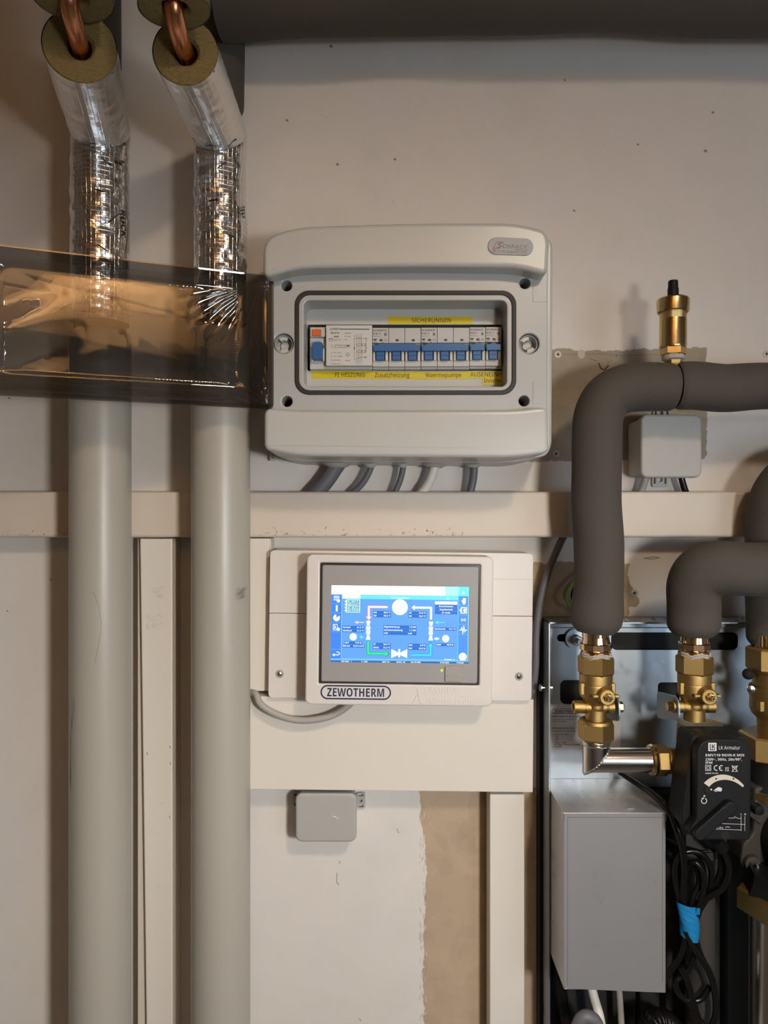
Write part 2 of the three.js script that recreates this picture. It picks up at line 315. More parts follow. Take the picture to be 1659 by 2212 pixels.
// ---------------------------------------------------------------- the room
const roomX0 = -1.15, roomX1 = 1.55, roomY0 = -1.3, roomY1 = 1.02, roomZ1 = 1.35;
const TX0 = -60, TX1 = 1720, TY0 = -60, TY1 = 2272;         // painted and bare stretches of the wall, measured on the photograph
const wallMap = canvasOf(1562, 2046, (c, W, H) => {
  c.scale(W / (TX1 - TX0), H / (TY1 - TY0)); c.translate(-TX0, -TY0);
  c.fillStyle = '#dcd6ce'; c.fillRect(TX0, TY0, 2000, 2500);
  for (let i = 0; i < 2600; i++) { c.fillStyle = rnd() < 0.5 ? 'rgba(255,250,240,0.012)' : 'rgba(120,105,90,0.008)'; const r = 4 + rnd() * 46; c.beginPath(); c.ellipse(TX0 + rnd() * 1780, TY0 + rnd() * 2332, r, r * (0.4 + rnd()), rnd() * 3, 0, 7); c.fill(); }
  const jag = (list, amp) => { const out = []; for (let i = 0; i < list.length; i++) { const [x0, y0] = list[i], [x1, y1] = list[(i + 1) % list.length], n = Math.max(1, Math.round(Math.hypot(x1 - x0, y1 - y0) / 3)); let d = 0; for (let k = 0; k < n; k++) { d = d * 0.8 + (rnd() - 0.5) * amp; const t = k / n, nx = -(y1 - y0) / n / 3, ny = (x1 - x0) / n / 3; out.push([x0 + (x1 - x0) * t + d * nx, y0 + (y1 - y0) * t + d * ny]); } } return out; };
  const bare = (list, amp, color) => {
    const q = jag(list, amp);
    c.fillStyle = color; c.beginPath(); q.forEach(([x, y], i) => (i ? c.lineTo(x, y) : c.moveTo(x, y))); c.closePath(); c.fill();
    c.save(); c.clip();
    for (let i = 0; i < 500; i++) { const k = Math.floor(rnd() * q.length), [x, y] = q[k]; c.fillStyle = rnd() < 0.5 ? 'rgba(90,75,55,0.03)' : 'rgba(240,225,200,0.03)'; const r = 5 + rnd() * 40; c.beginPath(); c.ellipse(x + (rnd() - 0.5) * 300, y + (rnd() - 0.5) * 300, r, r * 0.5, rnd() * 3, 0, 7); c.fill(); }
    c.restore();
  };
  const tan = '#b6a088', greyTan = '#a09585';
  bare([[905, 1700], [1160, 1700], [1160, 2300], [918, 2300], [914, 2120], [917, 1940], [920, 1900], [916, 1800], [908, 1760]], 3.4, tan);
  bare([[1100, 1218], [1172, 1216], [1215, 1212], [1232, 1214], [1362, 1218], [1360, 1260], [1380, 1300], [1375, 1310], [1358, 1312], [1352, 1340], [1100, 1345]], 4, '#a89578');
  bare([[1140, 757], [1200, 754], [1300, 758], [1440, 753], [1525, 750], [1527, 860], [1526, 982], [1521, 990], [1240, 996], [1140, 996]], 3.2, greyTan);
  // brushed remains of white paint along the bare stripe
  for (let i = 0; i < 160; i++) { const y = 1735 + rnd() * 470; c.strokeStyle = rnd() < 0.5 ? 'rgba(226,218,206,0.8)' : 'rgba(150,130,105,0.5)'; c.lineWidth = 0.6 + rnd(); c.beginPath(); const x = 906 + rnd() * 14; c.moveTo(x, y); c.lineTo(x + (rnd() - 0.5) * 5, y + 4 + rnd() * 10); c.stroke(); }
  // scratches, pencil strokes, filler spots
  c.strokeStyle = 'rgba(70,62,55,0.7)'; c.lineWidth = 1.2;
  for (const l of [[[728, 1885], [727, 1905], [732, 1912]], [[735, 1860], [733, 1866]], [[858, 1790], [861, 1800]], [[776, 2200], [780, 2206]], [[1390, 1206], [1412, 1203], [1424, 1205], [1408, 1208], [1390, 1206]], [[1275, 775], [1290, 780]], [[1293, 785], [1300, 798], [1306, 800], [1314, 791]], [[1332, 765], [1331, 772]]]) { c.beginPath(); l.forEach(([x, y], i) => (i ? c.lineTo(x, y) : c.moveTo(x, y))); c.stroke(); }
  ln(c, 'rgba(60,52,44,0.9)', 2.6, 1293, 784, 1298, 796, 1306, 799, 1315, 789);
  ln(c, 'rgba(90,80,68,0.5)', 1, 1180, 766, 1300, 765, 1340, 768, 1420, 766);
  for (const [x, y] of [[1310, 775], [1316, 780], [1320, 772], [1314, 784], [1322, 778]]) ln(c, 'rgba(60,52,44,0.6)', 1, x, y, x + 5 * (rnd() - 0.5), y + 8 * (rnd() - 0.3));
  c.fillStyle = '#c3b9a8'; c.beginPath(); c.ellipse(1256, 765, 8, 10, 0, 0, 7); c.fill();
  for (const [x, y, r] of [[729, 355, 2.6], [853, 344, 2.4], [715, 100, 3], [1220, 173, 2], [1540, 243, 2.4], [1378, 312, 2], [1524, 326, 3], [1240, 455, 2.2], [620, 260, 2.4], [20, 860, 2], [110, 1252, 1.6], [16, 1320, 1.6]]) { c.fillStyle = 'rgba(95,84,74,0.65)'; c.beginPath(); c.ellipse(x, y, r * 1.3, r, 0.4, 0, 7); c.fill(); }
  for (let i = 0; i < 90; i++) { c.fillStyle = 'rgba(110,98,86,' + (0.15 + 0.2 * rnd()) + ')'; c.beginPath(); c.arc(rnd() * 1659, rnd() * 2212, 0.6 + rnd() * 0.9, 0, 7); c.fill(); }
});
{
  const g = new THREE.BoxGeometry(roomX1 - roomX0 + 0.4, roomY1 - roomY0 + 0.4, 0.2).translate((roomX0 + roomX1) / 2, (roomY0 + roomY1) / 2, -0.1);
  const p = g.attributes.position, uv = g.attributes.uv, w = [X(TX0), X(TX1), Y(TY1), Y(TY0)];
  for (let i = 0; i < p.count; i++) uv.setXY(i, (p.getX(i) - w[0]) / (w[1] - w[0]), (p.getY(i) - w[2]) / (w[3] - w[2]));
  structure('wall_back', 'white painted plaster wall with bare beige patches', 'wall', g, std({ map: wallMap, roughness: 0.82 }), { keep: true });
}
const pine = std({ color: lin(0.72, 0.44, 0.2), roughness: 0.6, bumpMap: rep(T_streak, 0.5, 0.1), bumpScale: 0.0006 });
for (let k = 0; k < 6; k++) structure('trim_' + (k + 1), 'unseen pine board, placed to show orange in the tinted lid', 'board', box(roomX0 + 0.3, roomX1, 0.44 + k * 0.104, 0.54 + k * 0.104 - (k === 5 ? 0.042 : 0), roomZ1 - 0.03, roomZ1, 0.004), pine, { group: 'unseen pine boards' });  // boards out of view, placed for the orange reflection in the lid
const roomPaint = std({ color: lin(0.3, 0.27, 0.24), roughness: 0.9, bumpMap: rep(T_soft, 0.3), bumpScale: 0.0008 });
const woodCeiling = std({ color: lin(0.62, 0.42, 0.24), roughness: 0.7, bumpMap: rep(T_streak, 0.5, 0.1), bumpScale: 0.0006 });  // unseen ceiling, warm wood tone chosen for orange reflections
structure('floor', 'grey screed floor of the boiler room', 'floor', box(roomX0 - 0.2, roomX1 + 0.2, roomY0 - 0.2, roomY0, -0.2, roomZ1 + 0.2, 0), std({ color: lin(0.22, 0.21, 0.2), roughness: 0.8, bumpMap: rep(T_soft, 0.3), bumpScale: 0.001 }));
structure('ceiling', 'unseen ceiling of the boiler room, warm wood tone placed for reflections', 'ceiling', box(roomX0 - 0.2, roomX1 + 0.2, roomY1, roomY1 + 0.2, -0.2, roomZ1 + 0.2, 0), woodCeiling);
structure('wall_left', 'grey painted side wall on the foil pipes side', 'wall', box(roomX0 - 0.2, roomX0, roomY0, roomY1, 0, roomZ1, 0), roomPaint);
structure('wall_right', 'grey painted side wall on the brass valves side', 'wall', box(roomX1, roomX1 + 0.2, roomY0, roomY1, 0, roomZ1, 0), roomPaint);
{
  const w = UNSEEN_WINDOW, x0 = w.x - w.w / 2, x1 = w.x + w.w / 2, y0 = w.y - w.h / 2, y1 = w.y + w.h / 2;
  structure('wall_front', 'painted wall out of view with the unseen small window facing the pipes', 'wall', ext([[roomX0, roomY0], [roomX1, roomY0], [roomX1, roomY1], [roomX0, roomY1]], roomZ1, roomZ1 + 0.2, 0, [[[x0, y0], [x0, y1], [x1, y1], [x1, y0]]]), roomPaint);
  const t = thing('window_1', 'unseen two-pane window, placed to give cool light', 'window', V(w.x, w.y, w.z));
  t.name = 'window_1'; t.userData.kind = 'structure';
  const fm = phy({ color: lin(0.7, 0.7, 0.7), roughness: 0.4 });
  part(t, 'window_frame', ext(rrect(x0 - 0.05, y0 - 0.05, x1 + 0.05, y1 + 0.05, 0.005), roomZ1 - 0.06, roomZ1 + 0.02, 0.003, [rrect(x0, y0, x1, y1, 0.002)]), fm);
  const glow = std({ color: lin(0, 0, 0), roughness: 0.1, emissive: COOL, emissiveIntensity: w.glow });
  part(t, 'window_pane', box(x0, w.x - 0.012, y0, y1, roomZ1 - 0.03, roomZ1 - 0.024, 0), glow);
  part(t, 'window_pane', box(w.x + 0.012, x1, y0, y1, roomZ1 - 0.03, roomZ1 - 0.024, 0), glow);
  part(t, 'mullion', box(w.x - 0.012, w.x + 0.012, y0, y1, roomZ1 - 0.035, roomZ1 - 0.01, 0.002), fm);
}
{
  const l = UNSEEN_STRIP, t = thing('unseen_strip_lamp', 'unseen long warm strip lamp, placed to light the pine boards', 'lamp', V(l.x, l.y, l.z));
  const d = V(...l.aim).sub(V(l.x, l.y, l.z)).normalize(), q = new THREE.Quaternion().setFromUnitVectors(V(0, 0, 1), d), put = (g) => g.applyQuaternion(q).translate(l.x, l.y, l.z);
  part(t, 'lamp_housing', put(ext(rrect(-l.w / 2 - 0.01, -l.h / 2 - 0.01, l.w / 2 + 0.01, l.h / 2 + 0.01, 0.006), -0.03, -0.004, 0.002)), M.blackPlastic);
  part(t, 'lamp_diffuser', put(box(-l.w / 2, l.w / 2, -l.h / 2, l.h / 2, -0.004, 0, 0.001)), std({ color: lin(0, 0, 0), emissive: WARM, emissiveIntensity: l.glow }));
  for (const k of [-0.22, 0.2]) part(t, 'bracket', cyl(V(l.x + k, l.y + 0.02, l.z), V(l.x + k, roomY1, l.z), 0.006), M.screwZinc);
  const a = new THREE.RectAreaLight(WARM, l.power, l.w, l.h);
  a.position.set(l.x, l.y, l.z).addScaledVector(d, 0.004); a.lookAt(...l.aim);
  scene.add(a);
}

{
  const t = thing('unseen_twin_lamp', 'unseen twin headed lamp on a black stand, placed to light the wall', 'lamp', V(UNSEEN_HEADS[0].x, roomY0, UNSEEN_HEADS[0].z + 0.07));
  for (const l of UNSEEN_HEADS) {
    const c = V(l.x, l.y, l.z), ax = V(...l.aim).sub(c).normalize();
    const h = part(t, 'lamp_head', lathe([[0.0001, -0.06], [0.03, -0.06], [0.05, -0.03], [l.r + 0.008, -0.006], [l.r + 0.008, 0.002], [l.r + 0.002, 0.002], [l.r + 0.002, -0.006], [0.0001, -0.006]], c, ax, 40), M.blackPlastic);
    part(h, 'lens', lathe([[0.0001, -0.002], [l.r, -0.002], [l.r, -0.005], [0.0001, -0.005]], c, ax, 40), std({ color: lin(0, 0, 0), emissive: l.color, emissiveIntensity: l.glow }));
    part(t, 'arm', cyl(c.clone().addScaledVector(ax, -0.05), V(l.x, c.y + 0.02, l.z + 0.085), 0.008), M.blackPlastic);
    const a = new THREE.SpotLight(l.color, l.power, 0, l.cone * Math.PI / 180, 1, 2);
    a.position.copy(c).addScaledVector(ax, 0.004); a.target.position.set(...l.aim); a.castShadow = true; a.shadow.radius = l.r / 0.02;
    scene.add(a); scene.add(a.target);
  }
  part(t, 'stand', cyl(V(UNSEEN_HEADS[0].x, roomY0, UNSEEN_HEADS[0].z + 0.09), V(UNSEEN_HEADS[0].x, 0.7, UNSEEN_HEADS[0].z + 0.09), 0.01), M.blackPlastic);
  part(t, 'foot', lathe([[0.0001, roomY0 + 0.02], [0.1, roomY0 + 0.015], [0.11, roomY0], [0.0001, roomY0]], V(UNSEEN_HEADS[0].x, 0, UNSEEN_HEADS[0].z)), M.blackPlastic);
}

// ---------------------------------------------------------------- cable ducts, pipes and covers on the wall
{ // long horizontal duct
  const z = 0.036, t = thing('cable_duct', 'long cream horizontal cable duct crossing the wall behind the pipes', 'cable duct', P(830, 1110, 0));
  part(t, 'duct_base', box(X(-140, z), X(1800, z), Y(1158, z), Y(1064, z), 0, 0.03, 0.001), M.duct);
  part(t, 'duct_cover', pbox(-140, 1062, 1800, 1161, 0.026, z, 0.0035, 3), M.duct);
  const grime = (x0, x1, n, r) => { const c = P((x0 + x1) / 2, 1146, z); print(t, 'grime', V(c.x, c.y, z + 0.00015), (x1 - x0) * S(z), 22 * S(z), 3000, (x, W, H) => { for (let k = 0; k < n; k++) { x.fillStyle = rnd() < 0.25 ? 'rgba(105,72,45,0.5)' : 'rgba(95,85,72,0.28)'; x.beginPath(); x.ellipse(rnd() * W, H * (1 - rnd() * rnd() * 0.9), 0.3 + rnd() * r, 0.2 + rnd() * 0.5, rnd() * 3, 0, 7); x.fill(); } }, { rough: 0.8, label: 'brown specks of dirt' }); };
  grime(0, 150, 34, 1.2); grime(560, 1000, 90, 1.8);
}
{ // crooked narrow duct between the two plastic pipes
  const z = 0.03, t = thing('cable_duct', 'narrow white upright duct with a crooked cover between two grey plastic pipes', 'cable duct', P(340, 2280, 0));
  part(t, 'duct_base', pbox(297, 1163, 380, 2900, 0, 0.022, 0.001), M.duct);
  part(t, 'duct_cover', ext([[X(302, z), Y(1163, z)], [X(372, z), Y(1163, z)], [X(373, z), Y(2900, z)], [X(325, z), Y(2900, z)]].reverse(), 0.02, z, 0.0015), M.whitePlastic);
  const c = P(342, 1560, z);
  print(t, 'scuff_marks', V(c.x, c.y, z + 0.00015), 56 * S(z), 720 * S(z), 3000, (x, W, H) => {
    for (let k = 0; k < 46; k++) { const a = rnd() * W, b = rnd() * H; ln(x, 'rgba(90,80,70,' + (0.1 + rnd() * 0.25) + ')', 0.2 + rnd() * 0.4, a, b, a + (rnd() - 0.5) * 5, b + (rnd() - 0.5) * 3); }
    for (const [a, b] of [[0.05, 0.59], [0.93, 0.57], [0.94, 0.62], [0.92, 0.78]]) ln(x, 'rgba(45,40,35,0.85)', 0.6, a * W, b * H, a * W + 1.2, b * H + 3);
    for (const [a, b, r] of [[0.5, 0.11, 7], [0.35, 0.2, 9]]) for (let k = 0; k < 60; k++) { x.fillStyle = 'rgba(95,88,80,0.03)'; x.beginPath(); x.ellipse(a * W + (rnd() - 0.5) * r * 2, b * H + (rnd() - 0.5) * r * 2, 1 + rnd() * 2, 0.5 + rnd(), rnd() * 3, 0, 7); x.fill(); }
  }, { rough: 0.7, label: 'dark scuffs on the cover' });
}
{
  const z = 0.036, t = thing('cable_duct', 'short white upright duct left of the touch panel housing', 'cable duct', P(545, 1490, 0));
  part(t, 'duct_cover', pbox(508, 1163, 582, 1493, 0, z, 0.001), M.whitePaintMetal);
  part(t, 'edge_rib', pbox(579.5, 1163, 585, 1494, 0, 0.03, 0.0008), M.whitePaintMetal);
}
single('cover_panel', 'wide plain white cover box below the touch panel', 'cover', ext([[508, 1504], [1141, 1511], [1153, 1512], [1151, 1712], [508, 1705]].map(([x, y]) => [X(x, 0.042), Y(y, 0.042)]).reverse(), 0, 0.042, 0.001), M.whitePaintMetal);
{
  const z = 0.034, t = thing('cable_duct', 'white upright duct running down beside the bare beige wall stripe', 'cable duct', P(1095, 2280, 0));
  part(t, 'duct_cover', pbox(1058, 1716, 1133, 2900, 0.004, z, 0.0015), M.whitePlastic);
  part(t, 'duct_base', pbox(1062, 1718, 1130, 2900, 0, 0.006, 0), M.whitePlastic);
}
// grey plastic pipes with foil insulated copper pipes standing in them
function cutCylinder(a, dir, r, n0, n1, len, { rows = 60, seg = 72, wrinkle = 0.0004, ref } = {}) {
  // straight tube from the plane (a, n0) to the plane (a + dir * len, n1)
  const u = ref.clone().sub(dir.clone().multiplyScalar(ref.dot(dir))).normalize(), v = dir.clone().cross(u), b = a.clone().addScaledVector(dir, len), pos = [], uv = [], idx = [];
  for (let i = 0; i <= rows; i++) for (let j = 0; j <= seg; j++) {
    const t = j / seg * 2 * Math.PI, q = u.clone().multiplyScalar(Math.cos(t)).addScaledVector(v, Math.sin(t)), e = q.clone().multiplyScalar(r);
    const s0 = -e.dot(n0) / dir.dot(n0), s1 = len - e.dot(n1) / dir.dot(n1), s = s0 + (s1 - s0) * i / rows;
    const edge = Math.min(1, Math.min(i, rows - i) / 3), jj = j % seg;
    const w = wrinkle * edge * ((vnoise(jj / seg * 12, s * 90, 12, 301) - 0.5) * 2.2 + (vnoise(jj / seg * 24, s * 200, 24, 303) - 0.5));
    const p = a.clone().addScaledVector(dir, s).addScaledVector(q, r + w);
    pos.push(p.x, p.y, p.z); uv.push(j / seg * 2 * Math.PI * r, s);
  }
  for (let i = 0; i < rows; i++) for (let j = 0; j < seg; j++) { const k = i * (seg + 1) + j; idx.push(k, k + 1, k + seg + 1, k + 1, k + seg + 2, k + seg + 1); }
  const g = new THREE.BufferGeometry();
  g.setAttribute('position', new THREE.Float32BufferAttribute(pos, 3)); g.setAttribute('uv', new THREE.Float32BufferAttribute(uv, 2)); g.setIndex(idx); g.computeVertexNormals();
  return g;
}
function woolFace(c, n, r, hole, ref) {                    // cut end of mineral wool: ring face with a funnel round the pipe
  const g = lathe([[r * 0.99, -0.006], [r * 0.995, -0.001], [r * 0.97, 0], [r * 0.6, 0.0006], [hole * 1.25, 0], [hole, -0.003], [hole * 0.95, -0.03]], c, n, 48);
  const p = g.attributes.position;
  for (let i = 0; i < p.count; i++) { const k = 0.0007; p.setXYZ(i, p.getX(i) + k * (hash(Math.round(p.getX(i) * 9e3), Math.round(p.getY(i) * 9e3), 5) - 0.5), p.getY(i) + k * (hash(Math.round(p.getX(i) * 9e3), Math.round(p.getY(i) * 9e3), 6) - 0.5), p.getZ(i)); }
  return g;
}
const PZ = 0.073;
for (const [i, c] of [
  { x: 217, w: 64, foilX: 216, foilW: 61, top: 722, foilEnd: 700, joint: 282, face: [172, 100], face2: [158, 0], clips: 5 },
  { x: 477, w: 63, foilX: 476, foilW: 56, top: 716, foilEnd: 700, joint: 292, face: [400, 112], face2: [377, 20], clips: 4 },
].entries()) {
  const s = S(PZ), where = i ? 'beside the fuse box' : 'farther from the fuse box';
  const pc = V(X(c.x, PZ), Y(c.top, PZ), PZ), r = c.w * s * 0.995;
  const t = thing('plastic_pipe', 'thick light grey upright plastic pipe ' + where, 'pipe', V(pc.x, -0.8, PZ), 'grey plastic pipes');
  part(t, 'tube', lathe([[r - 0.0025, -0.8], [r, -0.8], [r, pc.y - 0.0015], [r - 0.0008, pc.y], [r - 0.0025, pc.y], [r - 0.0025, -0.8]], V(pc.x, 0, PZ), V(0, 1, 0), 64), M.pvc);
  const scuff = (a, y0, y1, wid, draw) => {                // marks on the curved pipe
    const h = Y(y0, PZ) - Y(y1, PZ), pg = new THREE.CylinderGeometry(r + 0.0002, r + 0.0002, h, 10, 1, true, a - wid / r / 2, wid / r).translate(pc.x, (Y(y0, PZ) + Y(y1, PZ)) / 2, PZ);
    part(t, 'scuff_marks', pg, phy({ map: canvasOf(128, 640, draw), transparent: true, roughness: 0.6 }), { keep: true, label: 'dark scuff on the pipe' });
  };
  if (!i) {
    scuff(-0.72, 1490, 1700, 0.014, (x, W, H) => { for (let k = 0; k < 90; k++) { const b = rnd(), c0 = W * (0.75 - 0.55 * Math.min(1, b * 2.2)) + W * 0.1; ln(x, 'rgba(96,78,64,' + (0.08 + 0.12 * rnd()) + ')', 2 + rnd() * 7, c0 + (rnd() - 0.5) * W * 0.2, H * b * 0.85, c0 + (rnd() - 0.5) * W * 0.2, H * (b * 0.85 + 0.12)); } });
    scuff(0.28, 1270, 1420, 0.016, (x, W, H) => ln(x, 'rgba(80,72,62,0.6)', 2.2, W * 0.2, 0, W * 0.55, H * 0.2, W * 0.75, H * 0.45, W * 0.6, H * 0.7, W * 0.3, H));
  } else scuff(0.95, 1255, 1300, 0.02, (x, W, H) => { for (let k = 0; k < 80; k++) { x.fillStyle = 'rgba(90,86,78,0.05)'; x.beginPath(); x.ellipse(W * (0.25 + rnd() * 0.5), H * (0.25 + rnd() * 0.5), 8 + rnd() * 12, 20 + rnd() * 60, rnd(), 0, 7); x.fill(); } });
  // foil insulated copper pipe
  const fx = X(c.foilX, PZ), fr = c.foilW * s * 0.99, jy = Y(c.joint, PZ), z1 = 0.24, z2 = 0.285;
  const bottom = V(fx, Y(c.foilEnd, PZ), PZ), corner = V(fx, jy, PZ), face = P(c.face[0], c.face[1], z1), face2 = P(c.face2[0], c.face2[1], z2);
  const f = thing('insulated_copper_pipe', 'copper pipe in silver foil wool insulation bent towards the room ' + where, 'pipe', bottom, 'foil insulated copper pipes');
  const up = V(0, 1, 0), out = face.clone().sub(corner), len = out.length(); out.normalize();
  const mit = up.clone().add(out).normalize(), ref = V(0, 0, -1);
  const low = part(f, 'foil_sleeve', cutCylinder(bottom, up, fr, up, mit, corner.y - bottom.y, { rows: 120, ref, wrinkle: 0.0011 }), M.foil, { uv: true });
  const mid = part(f, 'foil_sleeve', cutCylinder(corner, out, fr * 1.02, mit, out, len, { rows: 60, ref: V(0, -1, 0), wrinkle: 0.0008 }), M.foilSoft, { uv: true });
  const up2 = V(i ? -0.04 : -0.02, 1, 0.06).normalize();
  part(f, 'foil_sleeve', cutCylinder(face2, up2, fr * 1.03, up2, up2, 0.3, { rows: 40, ref: V(0, 0, -1) }), M.foilSoft, { uv: true });
  part(f, 'wool_end', woolFace(face, out, fr * 1.01, 0.0105), M.wool, { label: 'cut olive yellow mineral wool end' });
  part(f, 'wool_end', woolFace(face2, up2.clone().negate(), fr * 1.02, 0.0105), M.wool, { label: 'cut olive yellow mineral wool end' });
  const bend = [corner.clone().addScaledVector(out, 0.05), face.clone().addScaledVector(out, -0.01), face.clone().addScaledVector(out, 0.018), face.clone().lerp(face2, 0.72).add(V(0, 0.004, 0.012)), face2.clone().addScaledVector(up2, 0.016), face2.clone().addScaledVector(up2, 0.12)];
  part(f, 'copper_tube', sweep(bend, 0.0078, { n: 60, seg: 24 }), M.copper, { uv: true });
  part(f, 'inner_tube', cyl(V(fx, bottom.y - 0.25, PZ), V(fx, bottom.y + 0.02, PZ), 0.009), M.copper);
  part(f, 'wool_collar', lathe([[0.009, bottom.y - 0.02], [fr * 0.86, bottom.y - 0.018], [fr * 0.9, bottom.y + 0.004], [0.009, bottom.y + 0.006]], V(fx, 0, PZ), up, 48), M.blackMatt);
  // dark wire clips pushed into the wool
  for (let k = 0; k < c.clips; k++) {
    const y = bottom.y + 0.03 + (corner.y - bottom.y - 0.06) * ((k + 0.3 + 0.4 * rnd()) / c.clips), a = (rnd() - 0.5) * 1.8, l = 0.008 + rnd() * 0.006, tilt = (rnd() - 0.3) * 1.4;
    const q = (d, h) => V(fx + (fr + 0.0006) * Math.sin(a + d), y + h, PZ + (fr + 0.0006) * Math.cos(a + d));
    part(f, 'wire_clip', cable([q(-l * 16 * Math.cos(tilt), -l * Math.sin(tilt)), q(0, 0), q(l * 16 * Math.cos(tilt), l * Math.sin(tilt))], 0.0005, 8), M.blackMatt, { uv: true });
  }
  for (const [str, a, y, sz] of i ? [['OL', 1.15, corner.y - 0.006, 0.009], ['WO', 1.2, corner.y - 0.09, 0.009]] : [['ROCK', 1.2, corner.y - 0.108, 0.01]]) {   // black lettering along the foil
    const hgt = str.length * sz * 0.8, pg = new THREE.CylinderGeometry(fr + 0.0014, fr + 0.0014, hgt, 12, 1, true, a - sz / fr / 2, sz / fr).translate(fx, y, PZ);
    const tex = canvasOf(128, Math.round(128 * hgt / sz), (x, W, H) => { x.translate(W / 2, H / 2); x.rotate(Math.PI / 2); text(x, str, -H * 0.47, W * 0.3, W * 0.95, '#1c1a18', 'sans-serif', 'left', true, H * 0.94); });
    part(f, 'print', pg, phy({ map: tex, transparent: true, roughness: 0.5 }), { keep: true });
  }
  for (let k = 0; k < 3; k++) {
    const a = -0.9 + k * 0.8, q = (d, h) => { const n = V(Math.sin(a + d), -Math.cos(a + d), 0); return corner.clone().addScaledVector(out, 0.03 + h + k % 2 * 0.008).addScaledVector(n, fr * 1.025); };
    part(f, 'wire_clip', cable([q(-0.2, 0), q(0, 0.004), q(0.2, 0.001)], 0.0005, 8), M.blackMatt, { uv: true });
  }
}
// dark grey foam insulated pipes under the ceiling
const lump = (amp, f, s) => (t, a, d) => amp * ((vnoise(d * f, a * 0.9, 4096, s) - 0.5) * 2);
{
  const r = 0.052, l1 = lump(0.006, 9, 201);
  single('foam_pipe', 'thick dark grey foam insulated pipe running along the top of the wall', 'insulated pipe', sweep([P(470, -10, 0.085).setY(0.582), V(X(760, 0.085), 0.583, 0.085), V(X(1200, 0.085), 0.586, 0.085), V(X(1900, 0.085), 0.584, 0.085)], (t, a, d, L) => r + l1(t, a, d), { n: 120, seg: 40 }), M.foam, { keep: true });
  const pts = (px, r2) => [V(X(px, 0.028), 0.95, 0.028), V(X(px, 0.028), 0.7, 0.028), V(X(px + 2, 0.028), 0.55, 0.028), V(X(px, 0.028), Y(262, 0.028), 0.028)];
  for (const [px, rr, where] of [[211, 0.0255, 'behind the foil pipe farther from the fuse box'], [478, 0.0262, 'behind the foil pipe beside the fuse box']])
    single('foam_pipe', 'dark grey foam insulated upright pipe end ' + where, 'insulated pipe', sweep(pts(px), (t, a, d, L) => rr * (L - d < 0.02 ? Math.sqrt(Math.max(0.02, 1 - ((0.02 - (L - d)) / 0.021) ** 2)) : 1) + lump(0.0012, 20, 207)(t, a, d), { n: 90, seg: 32 }), M.foam, { keep: true, group: 'upright foam pipes' });
}

